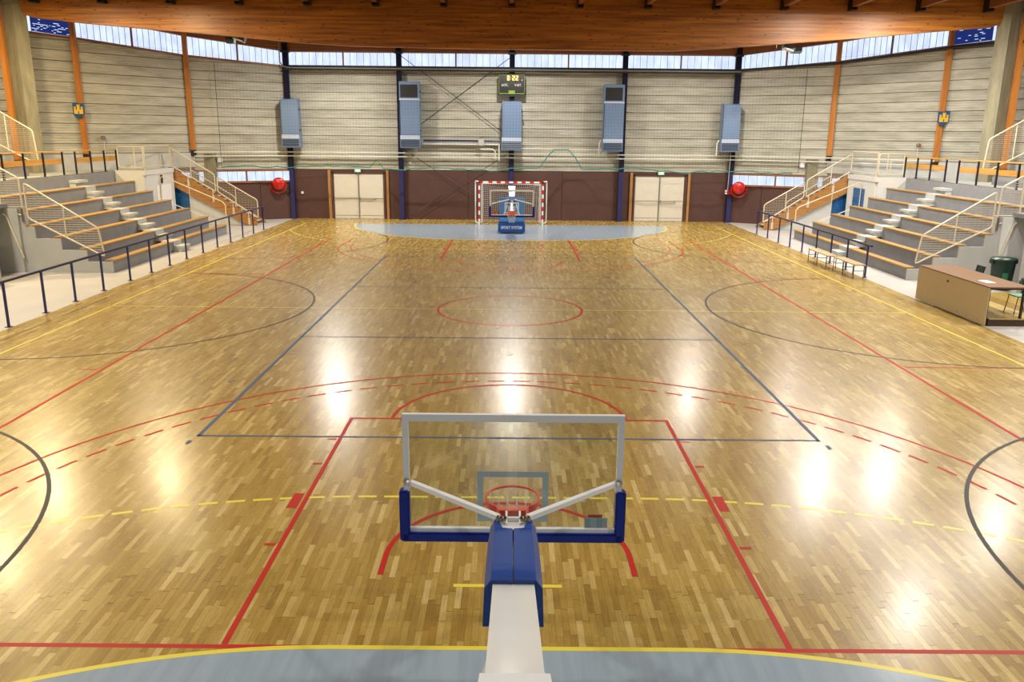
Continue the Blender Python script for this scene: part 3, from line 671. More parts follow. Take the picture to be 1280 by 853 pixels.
# scoreboard
sb = thing('scoreboard', 'black electronic scoreboard with lime edge above the middle heater', 'scoreboard', (0, 21.8, 6.14))
MB().bbox(-.66, .64, 21.75, 21.98, 6.10, 7.08, .02).build('back_box', 'grille', sb)
MB().box(-.62, .60, 21.70, 21.75, 6.22, 7.10).build('face', 'scoreboard', sb)
MB().box(-.64, .62, 21.66, 21.71, 6.20, 6.235).box(-.64, .62, 21.66, 21.71, 7.085, 7.10).box(-.64, -.62, 21.66, 21.71, 6.20, 7.10).box(.60, .62, 21.66, 21.71, 6.20, 7.10).build('edge_strip', 'lime', sb)
MB().box(-.16, .14, 21.68, 21.70, 6.235, 6.37).build('period_plate', 'lime', sb)
SEG = {'8': 'abcdefg', '2': 'abged'}
def digit(ch, x, z, w_, h_):
    mb = MB(); t_ = .035; hx = w_/2; hz = h_/2
    S = {'a': (-hx, hx, hz-t_, hz), 'g': (-hx, hx, -t_/2, t_/2), 'd': (-hx, hx, -hz, -hz+t_), 'f': (-hx, -hx+t_, 0, hz), 'b': (hx-t_, hx, 0, hz), 'e': (-hx, -hx+t_, -hz, 0), 'c': (hx-t_, hx, -hz, 0)}
    for c in SEG[ch]:
        a, b_, c_, d_ = S[c]; mb.box(x+a, x+b_, 21.675, 21.70, z+c_, z+d_)
    mb.build('digit', 'digit', sb)
digit('8', -.18, 6.95, .12, .22); digit('2', .07, 6.95, .12, .22); digit('2', .24, 6.95, .12, .22)
MB().box(-.07, -.05, 21.68, 21.70, 6.89, 6.91).box(-.07, -.05, 21.68, 21.70, 6.98, 7.0).build('colon', 'digit', sb)
MB().box(.47, .50, 21.68, 21.70, 6.83, 6.88).build('indicator', 'white_text', sb)
text_mesh('LOC.', .15, lambda a, b_, c: (-.34+a, 21.69-c, 6.62+b_), 'lettering', 'white_text', sb)
text_mesh('VISIT.', .15, lambda a, b_, c: (.30+a, 21.69-c, 6.62+b_), 'lettering', 'white_text', sb)

# ------------------------------------------------------------------ pipes and cables of the back wall
def wallpath(z, off, i0=3, i1=3):
    P = [(-V0[i][0], V0[i][1]) for i in range(i0, -1, -1)]+[(V0[i][0], V0[i][1]) for i in range(0, i1+1)]
    out = []
    for x, y in P:
        L_ = math.hypot(x, y+5); out.append((x-x/L_*off, y-(y+5)/L_*off, z))
    return out
tag(MB().tube(wallpath(3.33, .35, 1, 2), .03, 8).build('heating_pipe', 'pipe_white'), 'upper of two long white heating pipes along the back wall', 'pipe', 'long white pipes')
tag(MB().tube(wallpath(3.14, .36, 1, 2), .03, 8).build('heating_pipe', 'pipe_white'), 'lower of two long white heating pipes along the back wall', 'pipe', 'long white pipes')
tag(MB().tube([(-4.4, 22.0, 3.95), (-.6, 22.0, 3.95)], .05, 8).build('blue_pipe', 'steel_navy'), 'navy blue pipe running between two heaters on the left', 'pipe')
tag(MB().tube([(-4.4, 22.0, 3.78), (-.6, 22.0, 3.77)], .035, 8).build('white_pipe', 'pipe_white'), 'short white pipe just below the navy pipe', 'pipe')
mb = MB(); mb.tube([(-1.55, 21.95, 3.55), (-.95, 21.95, 3.55), (-.82, 21.95, 3.45), (-.82, 21.95, 3.1)], .04, 8); mb.tube([(-.62, 21.95, 3.8), (-.62, 21.95, 3.0)], .04, 8)
tag(mb.build('pipe_bend', 'pipe_white'), 'bent white pipework beside the middle heater', 'pipe')
tag(MB().tube([(.45, 21.97, 3.6), (4.55, 21.97, 3.56)], .025, 8).build('white_pipe', 'pipe_white'), 'short white pipe between the middle heater and the right tall heater', 'pipe')
jb = thing('junction_box', 'square grey junction box on the navy pipe', 'box', (-1.5, 21.9, 3.85))
MB().bbox(-1.66, -1.36, 21.84, 21.98, 3.72, 4.05, .015).build('box', 'wall_grey', jb); MB().tube([(-1.6, 21.9, 4.05), (-1.5, 21.9, 4.12), (-.6, 21.9, 4.14)], .018, 6).build('cable', 'dark_cable', jb)
mb = MB(); P = wallpath(0, .32, 0, 3); zz = [7.42, 7.42, 7.62, 7.93, 7.98]
mb.tube([(P[i][0], P[i][1], zz[i]) for i in range(5)], .06, 8)
tag(mb.build('dark_conduit', 'dark_cable'), 'thick black cable run below the high windows to the right pillar', 'cable')
tag(MB().tube([(-11.2, 21.8, 7.26), (11.2, 21.8, 7.26)], .04, 8).build('net_cable', 'dark_cable'), 'taut dark cable just under the pale net tube on the back wall', 'cable')
mb = MB(); mb.tube([(19.2, 12.4, 7.85), (19.9, 12.3, 7.8), (20.05, 12.2, 7.4), (20.0, 12.2, 5.2)], .06, 8)
tag(mb.build('drop_cable', 'dark_cable'), 'black cable dropping down beside the right concrete pillar', 'cable')
mb = MB(); mb.tube([(-11.3, 21.75, 8.5), (-11.3, 21.75, 7.6), (-11.15, 21.75, 7.40), (-10.9, 21.75, 7.34), (11.2, 21.75, 7.34)], .032, 8)
tag(mb.build('net_pipe', 'pipe_dull'), 'thin pale tube carrying the protective net above the heaters', 'pipe')
# protective net
net = thing('protective_net', 'fine dark protective net hanging in front of the back wall', 'net', (0, 21.2, 2.6))
np_ = [(-14.0, 20.3), (-11.2, 21.2), (11.2, 21.2), (13.9, 20.3)]
mb = MB(); hw = .0022
for j in range(3):
    a, b_ = Vector(np_[j]), Vector(np_[j+1]); d = b_-a; l = d.length; K = int(l/.15)
    for k in range(K+1):
        p = a+d*(k/K); u = d.normalized()*hw
        mb.add([(p.x-u.x, p.y-u.y, 2.62), (p.x+u.x, p.y+u.y, 2.62), (p.x+u.x, p.y+u.y, 7.4), (p.x-u.x, p.y-u.y, 7.4)], [(0, 1, 2, 3)])
    for k in range(32):
        z = 2.62+k*.15; mb.add([(a.x, a.y, z-hw), (b_.x, b_.y, z-hw), (b_.x, b_.y, z+hw), (a.x, a.y, z+hw)], [(0, 1, 2, 3)])
mb.build('mesh', 'net_dark', net, recalc=False, kind='stuff')
rnd = random.Random(3)
pts = []
x = -14.0
while x <= 13.95:
    z = 2.62+.05*math.sin(x*1.3)+.05*math.sin(x*.47)+rnd.uniform(-.05, .05)
    if abs(x-1.72) < .32 or abs(x-3.15) < .32: z = 3.2
    if 1.75 < x < 3.1: z = 3.58
    if -6.75 < x < -6.35: z = 2.98
    y = 21.2 if abs(x) < 11.2 else 21.2-(abs(x)-11.2)*.33
    pts.append((x, y-.02, z)); x += .35
MB().tube(pts, .03, 6).build('edge_cord', 'cord_teal', net, smooth=True)
for x_ in (-14.0, 13.9): MB().tube([(x_, 20.3, 7.4), (x_, 20.3, 2.6)], .012, 6).build('side_cord', 'dark_cable', net)

# hose reels, call point
for s in (-1, 1):
    x = s*11.65 if s < 0 else 11.42; y = 21.55; z = 1.78
    h = thing('hose_reel', 'round red fire hose reel on the %s side of the back wall' % SIDE[s], 'hose reel', (x, y, z))
    MB().lathe([(.02, -.17), (.22, -.16), (.285, -.12), (.31, -.08), (.31, .1), (.2, .12)], (x, y, z), 'y', 28).build('drum', 'red', h, smooth=True)
    MB().tube([(x-s*-.05+.40*math.cos(a), y+.1, z-.06+.40*math.sin(a)) for a in [PI*.9+i*PI*1.2/16 for i in range(17)]], .03, 8).build('guide_ring', 'red', h, smooth=True)
    MB().lathe([(.05, -.2), (.05, .1)], (x, y, z), 'y', 12).build('hub', 'red', h)
    MB().box(x+.1*s, x+.18*s, y+.1, y+.5, z-.1, z+.1).build('wall_bracket', 'dark_cable', h)
    MB().tube([(x+s*.22, y+.4, z-.3), (x+s*.22, y+.42, .02)], .035, 8).build('supply_pipe', 'dark_cable', h)
cp = thing('call_point', 'small red fire alarm call point on the right corner column', 'alarm', (10.92, 21.9, 1.55))
MB().bbox(10.95, 11.15, 21.82, 21.97, 1.44, 1.66, .01).build('box', 'red', cp); MB().box(10.84, 10.93, 21.84, 21.97, 1.56, 1.64).box(10.84, 10.93, 21.84, 21.97, 1.45, 1.53).build('switch', 'paper', cp)
MB().tube([(10.97, 21.93, 1.66), (11.0, 21.93, 4.0)], .014, 6).build('conduit', 'pipe_white', cp)
sw = thing('light_switch', 'small white switch right of the left corner column', 'switch', (-10.66, 22.28, 1.3))
MB().bbox(-10.71, -10.61, 22.22, 22.30, 1.24, 1.36, .01).build('plate', 'paper', sw); MB().box(-10.68, -10.64, 22.21, 22.22, 1.27, 1.33).build('rocker', 'frame_white', sw)

# ------------------------------------------------------------------ handball goal
g = thing('handball_goal', 'red and white banded handball goal with net against the back wall', 'goal', (0, 20, 0))
for s in (-1, 1):
    p = MB().box(s*1.54-.04, s*1.54+.04, 19.96, 20.04, 0, 2.08).build('post', 'goal_white', g)
    mb = MB()
    for k in range(5): z = .28+k*.4-.0; mb.box(s*1.54-.043, s*1.54+.043, 19.957, 20.043, z, z+.2)
    mb.build('red_band', 'goal_red', p)
    MB().tube([(s*1.54, 20.0, 2.06), (s*1.72, 20.2, 2.08), (s*1.74, 20.4, 2.0), (s*1.74, 20.5, .08), (s*1.6, 20.4, .03)], .03, 8).build('side_tube', 'goal_white', g)
    MB().tube([(s*1.54, 20.0, .03), (s*1.5, 21.0, .03)], .025, 8).build('ground_bar', 'steel_grey', g)
cb = MB().box(-1.58, 1.58, 19.96, 20.04, 2.0, 2.08).build('crossbar', 'goal_white', g)
mb = MB(); mb.box(-1.583, -1.36, 19.957, 20.043, 1.997, 2.083); mb.box(1.36, 1.583, 19.957, 20.043, 1.997, 2.083)
for k in range(6): x = -1.1+k*.4; mb.box(x, x+.2, 19.957, 20.043, 1.997, 2.083)
mb.build('red_band', 'goal_red', cb)
mb = MB(); T = .006
def nline(a, b_): mb.bar(a, b_, T*1.3, T*1.3)
for k in range(29):
    x = -1.42+k*2.84/28; sag = .16*(1-(x/1.42)**2); nline((x, 20.03, 1.98-.02), (x*.97, 20.8, 1.9-sag)); nline((x*.97, 20.8, 1.9-sag), (x*.94, 21.0, .04))
for k in range(19):
    z0 = .05+k*.1
    for j in range(8):
        xa, xb = -1.36+j*.34, -1.36+(j+1)*.34; q = lambda x: z0*(1-.075*(z0/1.9)*(1-(x/1.42)**2))
        nline((xa, 20.82+.15*(1-z0/2), q(xa)), (xb, 20.82+.15*(1-z0/2), q(xb)))
    for s in (-1, 1): nline((s*1.46, 20.05, z0), (s*1.38, 20.82+.15*(1-z0/2), z0))
for s in (-1, 1):
    for k in range(8): y = 20.05+k*.1; nline((s*(1.46-.01*k), y, 1.95), (s*(1.46-.012*k), y, .05))
for k in range(1, 8): y = 20.03+k*.1; nline((-1.42, y, 1.96), (1.42, y, 1.96-.012*k))
mb.build('net', 'net_white', g, kind='stuff')

# ------------------------------------------------------------------ basketball units (built at the near end, copied to the far end)
def basket():
    u = thing('basketball_stand', 'near blue padded mobile basketball stand with folded arm below the camera', 'basketball hoop', (0.035, -13.88, 0), 'mobile basketball stands')
    X = .035; Y = -13.88
    bd = MB(); bd.box(X-.86, X+.86, Y-.008, Y+.008, 1.03, 2.05)
    gp = bd.build('backboard', 'glass', u); gp['label'] = 'clear glass backboard'
    f = MB()
    for a in ((X-.9, X+.9, 2.01, 2.07), (X-.9, X+.9, 1.02, 1.07)): f.box(a[0], a[1], Y-.02, Y+.02, a[2], a[3])
    for a in ((X-.9, X-.85), (X+.85, X+.9)): f.box(a[0], a[1], Y-.0199, Y+.0199, 1.07, 2.01)
    f.build('board_frame', 'frame_white', u)
    f = MB(); x0, x1, z0, z1 = X-.295, X+.295, 1.12, 1.57; q = .05
    for a in ((x0, x1, z1-q, z1), (x0, x1, z0, z0+q), (x0, x0+q, z0+q, z1-q), (x1-q, x1, z0+q, z1-q)): f.box(a[0], a[1], Y+.009, Y+.012, a[2], a[3])
    f.build('target_square', 'mark_white', gp)
    f = MB(); f.box(X+.60, X+.79, Y-.012, Y-.009, 1.08, 1.17); f.build('sticker', 'sticker_b', gp)
    
    for a_ in (.60, .70): MB().box(X+a_, X+a_+.05, Y-.0135, Y-.012, 1.08, 1.17).build('sticker_patch', 'sticker_a', gp)
    MB().box(X+.63, X+.75, Y+.009, Y+.011, 1.09, 1.19).build('sticker_front', 'rim_orange', gp)
    # edge padding
    for a in ((X-.92, X+.92, .955, 1.035),): MB().bbox(a[0], a[1], Y-.05, Y+.05, a[2], a[3], .012).build('edge_pad', 'pad_navy', u)
    for s in (-1, 1): 
        xa = X+s*.935; MB().bbox(min(xa, xa-s*.085)-0, max(xa, xa-s*.085), Y-.05, Y+.05, .96, 1.41, .012).build('edge_pad', 'pad_navy', u)
    # rim
    rc = (X, Y+.375+.0, 1.17); r = .235
    ri = MB().tube([(rc[0]+r*math.cos(a), rc[1]+r*math.sin(a), rc[2]) for a in [2*PI*i/40 for i in range(40)]], .011, 10, True)
    r_ = ri.build('rim', 'rim_orange', u, smooth=True)
    # skirt below the rear half of the rim and mounting plate
    mb = MB(); A = [PI*1.02+i*(PI*.96)/24 for i in range(25)]
    for i in range(24):
        a, b_ = A[i], A[i+1]; h0 = .02+.055*math.sin((a-PI)); h1 = .02+.055*math.sin((b_-PI)); h0 = .02+.055*abs(math.sin(a)); h1 = .02+.055*abs(math.sin(b_))
        mb.hexa([(rc[0]+r*math.cos(a), rc[1]+r*math.sin(a), rc[2]-h0), (rc[0]+r*math.cos(b_), rc[1]+r*math.sin(b_), rc[2]-h1), (rc[0]+(r+.006)*math.cos(b_), rc[1]+(r+.006)*math.sin(b_), rc[2]-h1), (rc[0]+(r+.006)*math.cos(a), rc[1]+(r+.006)*math.sin(a), rc[2]-h0),
                 (rc[0]+r*math.cos(a), rc[1]+r*math.sin(a), rc[2]), (rc[0]+r*math.cos(b_), rc[1]+r*math.sin(b_), rc[2]), (rc[0]+(r+.006)*math.cos(b_), rc[1]+(r+.006)*math.sin(b_), rc[2]), (rc[0]+(r+.006)*math.cos(a), rc[1]+(r+.006)*math.sin(a), rc[2])])
    mb.build('rim_skirt', 'rim_orange', r_)
    MB().hexa([(X-.09, Y+.01, 1.10), (X+.09, Y+.01, 1.10), (X+.14, Y+.17, 1.12), (X-.14, Y+.17, 1.12), (X-.09, Y+.01, 1.19), (X+.09, Y+.01, 1.19), (X+.14, Y+.17, 1.18), (X-.14, Y+.17, 1.18)]).box(X-.11, X+.11, Y+.008, Y+.03, 1.03, 1.22).build('rim_mount', 'rim_orange', r_)
    # net
    mb = MB(); K = 12; L_ = [(r, 0), (.17, .12), (.135, .22), (.115, .31), (.12, .40)]
    for j in range(4):
        for k in range(K):
            off = .5*j
            for dd in (-.5, .5):
                a = 2*PI*(k+off)/K; b_ = 2*PI*(k+off+dd)/K
                mb.bar((rc[0]+L_[j][0]*math.cos(a), rc[1]+L_[j][0]*math.sin(a), rc[2]-L_[j][1]), (rc[0]+L_[j+1][0]*math.cos(b_), rc[1]+L_[j+1][0]*math.sin(b_), rc[2]-L_[j+1][1]), .005, .005)
    mb.build('net', 'net_white', u)
    # struts from the sides of the frame back and up to the arm head
    for s in (-1, 1):
        st = MB().bar((X+s*.84, Y-.06, 1.50), (X+s*.105, Y-.925, 1.62), .042, .036).build('brace', 'frame_white', u)
        b0 = MB(); b0.tube([(X+s*.875, Y-.02, 1.50), (X+s*.83, Y-.10, 1.505)], .022, 10); b0.lathe([(.032, 0), (.032, .02)], (X+s*.87, Y-.05, 1.50), 'y', 6); b0.build('pivot_bolt', 'chrome', st)
        b1 = MB()
        for k in range(3): b1.tube([(X+s*(.118-.027*k), Y-.917-.013*k, 1.611), (X+s*(.10-.027*k), Y-.921-.013*k, 1.611)], .027-.005*(k % 2), 10)
        b1.tube([(X+s*.132, Y-.925, 1.60), (X+s*.044, Y-.925, 1.60)], .012, 8); b1.build('pivot_bolt', 'chrome', st)
    mb = MB()
    for s in (-1, 1): mb.box(X+s*.048-.007, X+s*.048+.007, Y-.988, Y-.80, 1.567, 1.611)
    mb.box(X-.048, X+.048, Y-.90, Y-.882, 1.567, 1.606); mb.build('clevis', 'frame_white', u)
    MB().box(X-.12, X+.12, Y-.04, Y-.02, 1.02, 1.13).build('back_plate', 'frame_white', u)
    for zz in (0, .1): MB().bar((X, Y-.03, 1.06+zz*.5), (X, Y-.95, 1.44+zz), .09, .05).build('link_arm', 'frame_white', u)
    def cross(y, z, wd, h): return [(X-wd/2, y, z-h), (X+wd/2, y, z-h), (X+wd/2, y, z), (X-wd/2, y, z)]
    def loft(secs, name, m_, **k):
        mb = MB(); vs = [p for s_ in secs for p in s_]; fs = [(0, 1, 2, 3), tuple((len(secs)-1)*4+i for i in (3, 2, 1, 0))]
        for i in range(len(secs)-1):
            for j in range(4): fs.append((i*4+j, i*4+(j+1) % 4, (i+1)*4+(j+1) % 4, (i+1)*4+j))
        return mb.add(vs, fs).build(name, m_, u, **k)
    loft([cross(Y-.926, 1.536, .176, .12), cross(Y-1.85, 1.642, .25, .19), cross(Y-3.15, 1.970, .262, .23)], 'arm', 'gloss_white')
    loft([cross(Y-3.14, 1.972, .31, .26), cross(Y-3.4, 2.03, .33, .32)], 'mast_head', 'frame_white')
    MB().prism([(-.114, .0), (.114, .0), (.08, -.15), (-.08, -.15)], lambda a, b_: (X+a, Y-.917+b_, 1.58+(-b_)*.10), lambda a, b_: (X+a, Y-.917+b_, 1.562+(-b_)*.10)).build('arm_head', 'gloss_white', u)
    # arm padding, two halves meeting on the centre line
    for s in (-1, 1):
        def sec(y, z, wi, wo, drop, xi=.004): return [(X+s*xi, y, z), (X+s*max(wi, xi+.03), y, z-.005), (X+s*wo, y, z-.06), (X+s*(wo+.01), y, z-drop), (X+s*(wo-.03), y, z-drop), (X+s*(max(wi, xi+.03)-.02), y, z-.05), (X+s*xi, y, z-.028)]
        secs = [sec(Y-.838, 1.567, .105, .145, .14, .10), sec(Y-.908, 1.593, .123, .163, .23, .105), sec(Y-1.045, 1.602, .132, .167, .25, .075), sec(Y-1.054, 1.602, .132, .167, .25), sec(Y-1.19, 1.615, .132, .172, .26), sec(Y-1.63, 1.659, .136, .176, .30), sec(Y-1.859, 1.677, .136, .176, .32)]
        mb = MB(); vs = [p for s_ in secs for p in s_]; fs = [tuple(range(7)), tuple(len(vs)-1-i for i in range(7))]
        for i in range(len(secs)-1):
            for j in range(7): fs.append((i*7+j, i*7+(j+1) % 7, (i+1)*7+(j+1) % 7, (i+1)*7+j))
        mb.add(vs, fs).build('arm_pad', 'pad_blue', u)
    # base
    MB().bbox(X-.58, X+.58, Y-4.0, Y-2.42, .12, .5, .03).build('base', 'base_blue', u)
    MB().bbox(X-.60, X+.60, Y-2.50, Y-2.34, .06, .46, .03).build('front_pad', 'base_blue', u)
    MB().bbox(X-.56, X+.56, Y-3.0, Y-2.5, .5, .80, .03).build('mast_pad', 'pad_light', u)
    MB().bbox(X-.56, X+.56, Y-3.45, Y-3.2, .5, 1.50, .03).build('mast_pad', 'pad_light', u)
    MB().box(X-.14, X+.14, Y-3.62, Y-3.46, .5, 1.98).build('mast', 'gloss_white', u)
    for s in (-1, 1):
        MB().bar((X+s*.45, Y-2.6, .5), (X+s*.09, Y-2.4, 1.58), .05, .05).build('lift_strut', 'frame_white', u)
        for yy in (-3.8, -2.7): MB().lathe([(.08, -.04), (.08, .04)], (X+s*.45, Y+yy, .08), 'x', 16).build('wheel', 'black', u)
    MB().bbox(X-.15, X+.15, Y-2.5, Y-2.3, 1.0, 1.22, .01).build('lock_box', 'gloss_white', u)
    text_mesh('SPORT SYSTEM', .18, lambda a, b_, c: (X-a, Y-2.338+c, .27+b_), 'lettering', 'white_text', u, bold=.004, sx=.78)
    return u
near_b = basket()
for c in near_b.children_recursive: pass
far_b = copy_tree(near_b); far_b.location = (.035, 13.87, 0); far_b.rotation_euler = (0, 0, PI)
far_b['label'] = 'far blue mobile basketball stand with folded arm standing before the handball goal'

# ------------------------------------------------------------------ railings beside the court
def railing(s, ys, ytop0, ytop1):
    r = thing('court_railing', 'navy blue tubular railing between the parquet and the %s seating' % SIDE[s], 'railing', (s*11.18, ys[0], 0))
    x = s*11.17
    for y in ys:
        MB().bar((x, y, 0), (x, y, 1.0), .045, .045).box(x-.06, x+.06, y-.06, y+.06, 0, .012).build('post', 'rail_navy', r)
    MB().bar((x, ytop0, 1.02), (x, ytop1, 1.02), .06, .05).build('top_rail', 'rail_navy', r)
railing(-1, [-7.2, -5.6, -3.95, -2.36, -.86, .53, 2.03, 3.65, 5.1, 6.52, 7.95, 9.5, 11.0, 12.5, 14.05, 15.5, 17.0], -7.3, 17.1)
railing(1, [5.36, 6.9, 8.3, 9.7, 11.15, 12.57, 14.0, 15.5, 17.1], 5.1, 17.2)

# ------------------------------------------------------------------ seating
RT = [0.38, .73, 1.08, 1.43, 1.80, 2.20]
def rx(k): return 12.3+.76*(k-1)
def guard(name, label, s, Y, outline, posts, group=None, mesh=True, step=.07, vs_=.14, parent=None, r=.026, feet=None):
    """welded mesh guard in the plane y=Y; outline is a list of (x,z)"""
    g_ = parent or thing(name, label, 'railing', (s*outline[0][0], Y, outline[0][1]), group)
    P = []
    n = len(outline)
    for i in range(n):
        p = Vector(outline[i]); a = Vector(outline[i-1]); b_ = Vector(outline[(i+1) % n]); rr = min(.09, (a-p).length/3, (b_-p).length/3)
        p0 = p+(a-p).normalized()*rr; p1 = p+(b_-p).normalized()*rr
        for t_ in (0, .5, 1): q = (1-t_)**2*p0+2*t_*(1-t_)*p+t_*t_*p1; P.append((s*q.x, Y, q.y))
    MB().tube(P, r, 8, True).build('tube_frame', 'rail_cream', g_, smooth=True)
    for (x, z0, z1) in posts: MB().tube([(s*x, Y, z0), (s*x, Y, z1)], r*.85, 8).build('upright', 'rail_cream', g_)
    def clip(axis, v):
        hits = []
        for i in range(n):
            a, b_ = outline[i], outline[(i+1) % n]
            if (a[axis]-v)*(b_[axis]-v) < 0:
                t_ = (v-a[axis])/(b_[axis]-a[axis]); hits.append(a[1-axis]+(b_[1-axis]-a[1-axis])*t_)
        return sorted(hits)
    if mesh:
        mb = MB(); zs = [p[1] for p in outline]; xs = [p[0] for p in outline]
        z = min(zs)+step
        while z < max(zs):
            h = clip(1, z+.0001)
            if len(h) > 1: mb.bar((s*h[0], Y, z), (s*h[-1], Y, z), .012, .018)
            z += step
        x = min(xs)+vs_
        while x < max(xs):
            h = clip(0, x+.0001)
            if len(h) > 1: mb.bar((s*x, Y, h[0]), (s*x, Y, h[-1]), .005, .005)
            x += vs_
        mb.build('welded_mesh', 'mesh_cream', g_, kind='stuff')
    return g_
for s in (-1, 1):
    nm_ = SIDE[s]
    st = thing('grandstand', 'concrete tiered seating with wooden seat boards on the %s side of the hall' % nm_, 'seating', (s*12.3, 5, 0))
    B = lambda x0, x1, y0, y1, z0, z1: MB().box(min(s*x0, s*x1), max(s*x0, s*x1), y0, y1, z0, z1)
    # solid body under each tier
    YN = [5.05, 5.05, 5.05, 5.05, 5.05, -4.0]
    for k in range(6):
        yn = YN[k]; x0 = rx(k+1); x1 = rx(k+2)+.02; zt = RT[k]-.03; yf = 15.42
        tier = B(x0, x0+.26, yn, yf, 0, zt).box(min(s*(x0+.26), s*x1), max(s*(x0+.26), s*x1), yn, yf, 0, zt-.16) if k < 5 else MB()
        if k == 5:
            tier = B(x0, x1, 5.05, yf, 0, zt); tier.box(min(s*x0, s*x1), max(s*x0, s*x1), -4.0, 5.05, 1.55, zt)
        tier.build('tier', 'step_grey', st)
        ya = 9.62+.33*k
        # seat boards each side of the aisle
        for (a, b_) in ((yn, ya), (ya+.74, yf)):
            L_ = b_-a; m_ = max(1, round(L_/2.4))
            for j in range(m_):
                y0, y1 = a+L_*j/m_+.004, a+L_*(j+1)/m_-.004
                MB().bbox(min(s*(x0-.035), s*(x0+.26)), max(s*(x0-.035), s*(x0+.26)), y0, y1, RT[k]-.03, RT[k]+.012, .008).build('seat_board', 'seat_wood', st)
        # aisle
        B(x0-.03, x0+.42, ya, ya+.74, RT[k]-.2, RT[k]+.01).build('aisle_tread', 'step_light', st)
        zb = RT[k-1]-.03 if k else 0
        o_ = MB(); x_a, x_b = x0-.36, x0
        o_.box(min(s*x_a, s*x_b), max(s*x_a, s*x_b), ya+.0, ya+.74, (zb+RT[k])/2-.05, (zb+RT[k])/2+.03)
        o_.hexa([(s*(x_a+.06), ya+.02, zb), (s*x_b, ya+.02, zb), (s*x_b, ya+.70, zb), (s*(x_a+.06), ya+.70, zb), (s*(x_a+.02), ya+.02, (zb+RT[k])/2-.05), (s*x_b, ya+.02, (zb+RT[k])/2-.05), (s*x_b, ya+.70, (zb+RT[k])/2-.05), (s*(x_a+.02), ya+.70, (zb+RT[k])/2-.05)])
        o_.build('aisle_step', 'step_light', st)
    pf = [(12.3, 0)]
    for k in range(4): pf += [(rx(k+1), RT[k]-.04), (rx(k+2) if k < 3 else 14.85, RT[k]-.04)]
    pf += [(14.85, 0)]
    MB().prism(pf, lambda a, b_: (s*a, 5.0, b_), lambda a, b_: (s*a, 5.05, b_)).build('end_wall', 'wall_grey', st)
    # last riser and walkway slab
    pr_ = B(16.86, 17.06, -4.0, 15.42, 2.1, 2.62); pr_.build('parapet_riser', 'step_grey', st)
    ya = 9.62+.33*6
    B(16.5, 16.86, ya, ya+.74, 2.33, 2.42).build('aisle_step', 'step_light', st)
    B(16.62, 16.86, ya+.02, ya+.70, 2.17, 2.33).build('aisle_step_base', 'step_light', st)
    B(16.9, 22.2, -4, 15.42, 2.42, 2.62).build('walkway', 'wall_grey', st)
    # gangway slab round the stair head
    B(15.75, 19.0, 15.46, 18.5, 2.45, 2.62).build('walkway', 'wall_grey', st)
    B(15.78, 18.0, 18.5, 19.4, 2.45, 2.62).build('walkway', 'wall_grey', st)
    # wing wall at the far end of the rows
    B(15.70, 16.95, 15.43, 15.62, 1.2, 2.64).build('wing_wall', 'wall_white', st)
    B(16.95, 17.1, 15.0, 15.62, 2.3, 2.66).build('wing_wall', 'step_light', st)
    MB().prism([(15.66, 0), (17.06, 0), (17.06, 2.6), (16.9, 2.6), (15.66, 1.35)], lambda a, b_: (s*a, 15.40, b_), lambda a, b_: (s*a, 15.46, b_)).build('wing_wall', 'wall_grey', st)
    # corridor opening below the seats
    B(14.85, 16.2, 5.03, 5.2, 0, 2.0).build('passage_wall', 'wall_grey', st)
    B(15.0, 16.1, 4.93, 5.03, 0, 1.95).build('passage_wall', 'wall_white' if s > 0 else 'wall_grey', st)
    B(14.42, 15.4, 2.2, 2.8, 0, 2.05).build('passage_pier', 'wall_grey', st)
    B(15.4, 15.6, -6, 2.8, 0, 2.05).build('passage_wall', 'wall_grey', st)
    B(15.3, 16.2, -4, 5.0, 1.98, 2.1).build('passage_slab', 'step_grey', st)
    MB().tube([(s*14.95, 4.88, .45), (s*15.32, 4.88, 1.72), (s*15.40, 4.88, 1.80)], .03, 8).build('handrail', 'rail_cream', st)
    # upper tier behind the walkway
    B(17.75, 22.0, 3, 10.6, 2.62, 3.02).build('upper_tier', 'step_grey', st)
    B(18.45, 22.0, 3, 9.6, 3.02, 3.46).build('upper_tier', 'step_grey', st)
    MB().bbox(min(s*17.72, s*18.0), max(s*17.72, s*18.0), 3, 10.6, 3.0, 3.04, .006).build('seat_board', 'seat_wood', st)
    MB().bbox(min(s*18.42, s*18.7), max(s*18.42, s*18.7), 3, 9.6, 3.44, 3.48, .006).build('seat_board', 'seat_wood', st)
    # low plain wall under the ribbed cladding
    for i in (1, 2, 3):
        A = Vector((s*V0[i][0], V0[i][1])); Bb = Vector((s*V0[i+1][0], V0[i+1][1])); d = Bb-A; n = Vector((-d.y, d.x)).normalized()
        if n.dot(Vector((0, -5))-(A+Bb)/2) < 0: n = -n
        p0, p1 = A+n*.16, Bb+n*.16; z0 = 2.62
        MB().hexa([(p0.x, p0.y, z0), (p1.x, p1.y, z0), (Bb.x, Bb.y, z0), (A.x, A.y, z0), (p0.x, p0.y, 3.30), (p1.x, p1.y, 3.30), (Bb.x, Bb.y, 3.30), (A.x, A.y, 3.30)]).build('plinth', 'step_light', st)
    # --- walkway railing: black posts, wooden rail and board
    wr = thing('walkway_railing', 'low walkway railing of black posts with orange wooden board above the %s seats' % nm_, 'railing', (s*16.98, 15.8, 2.62))
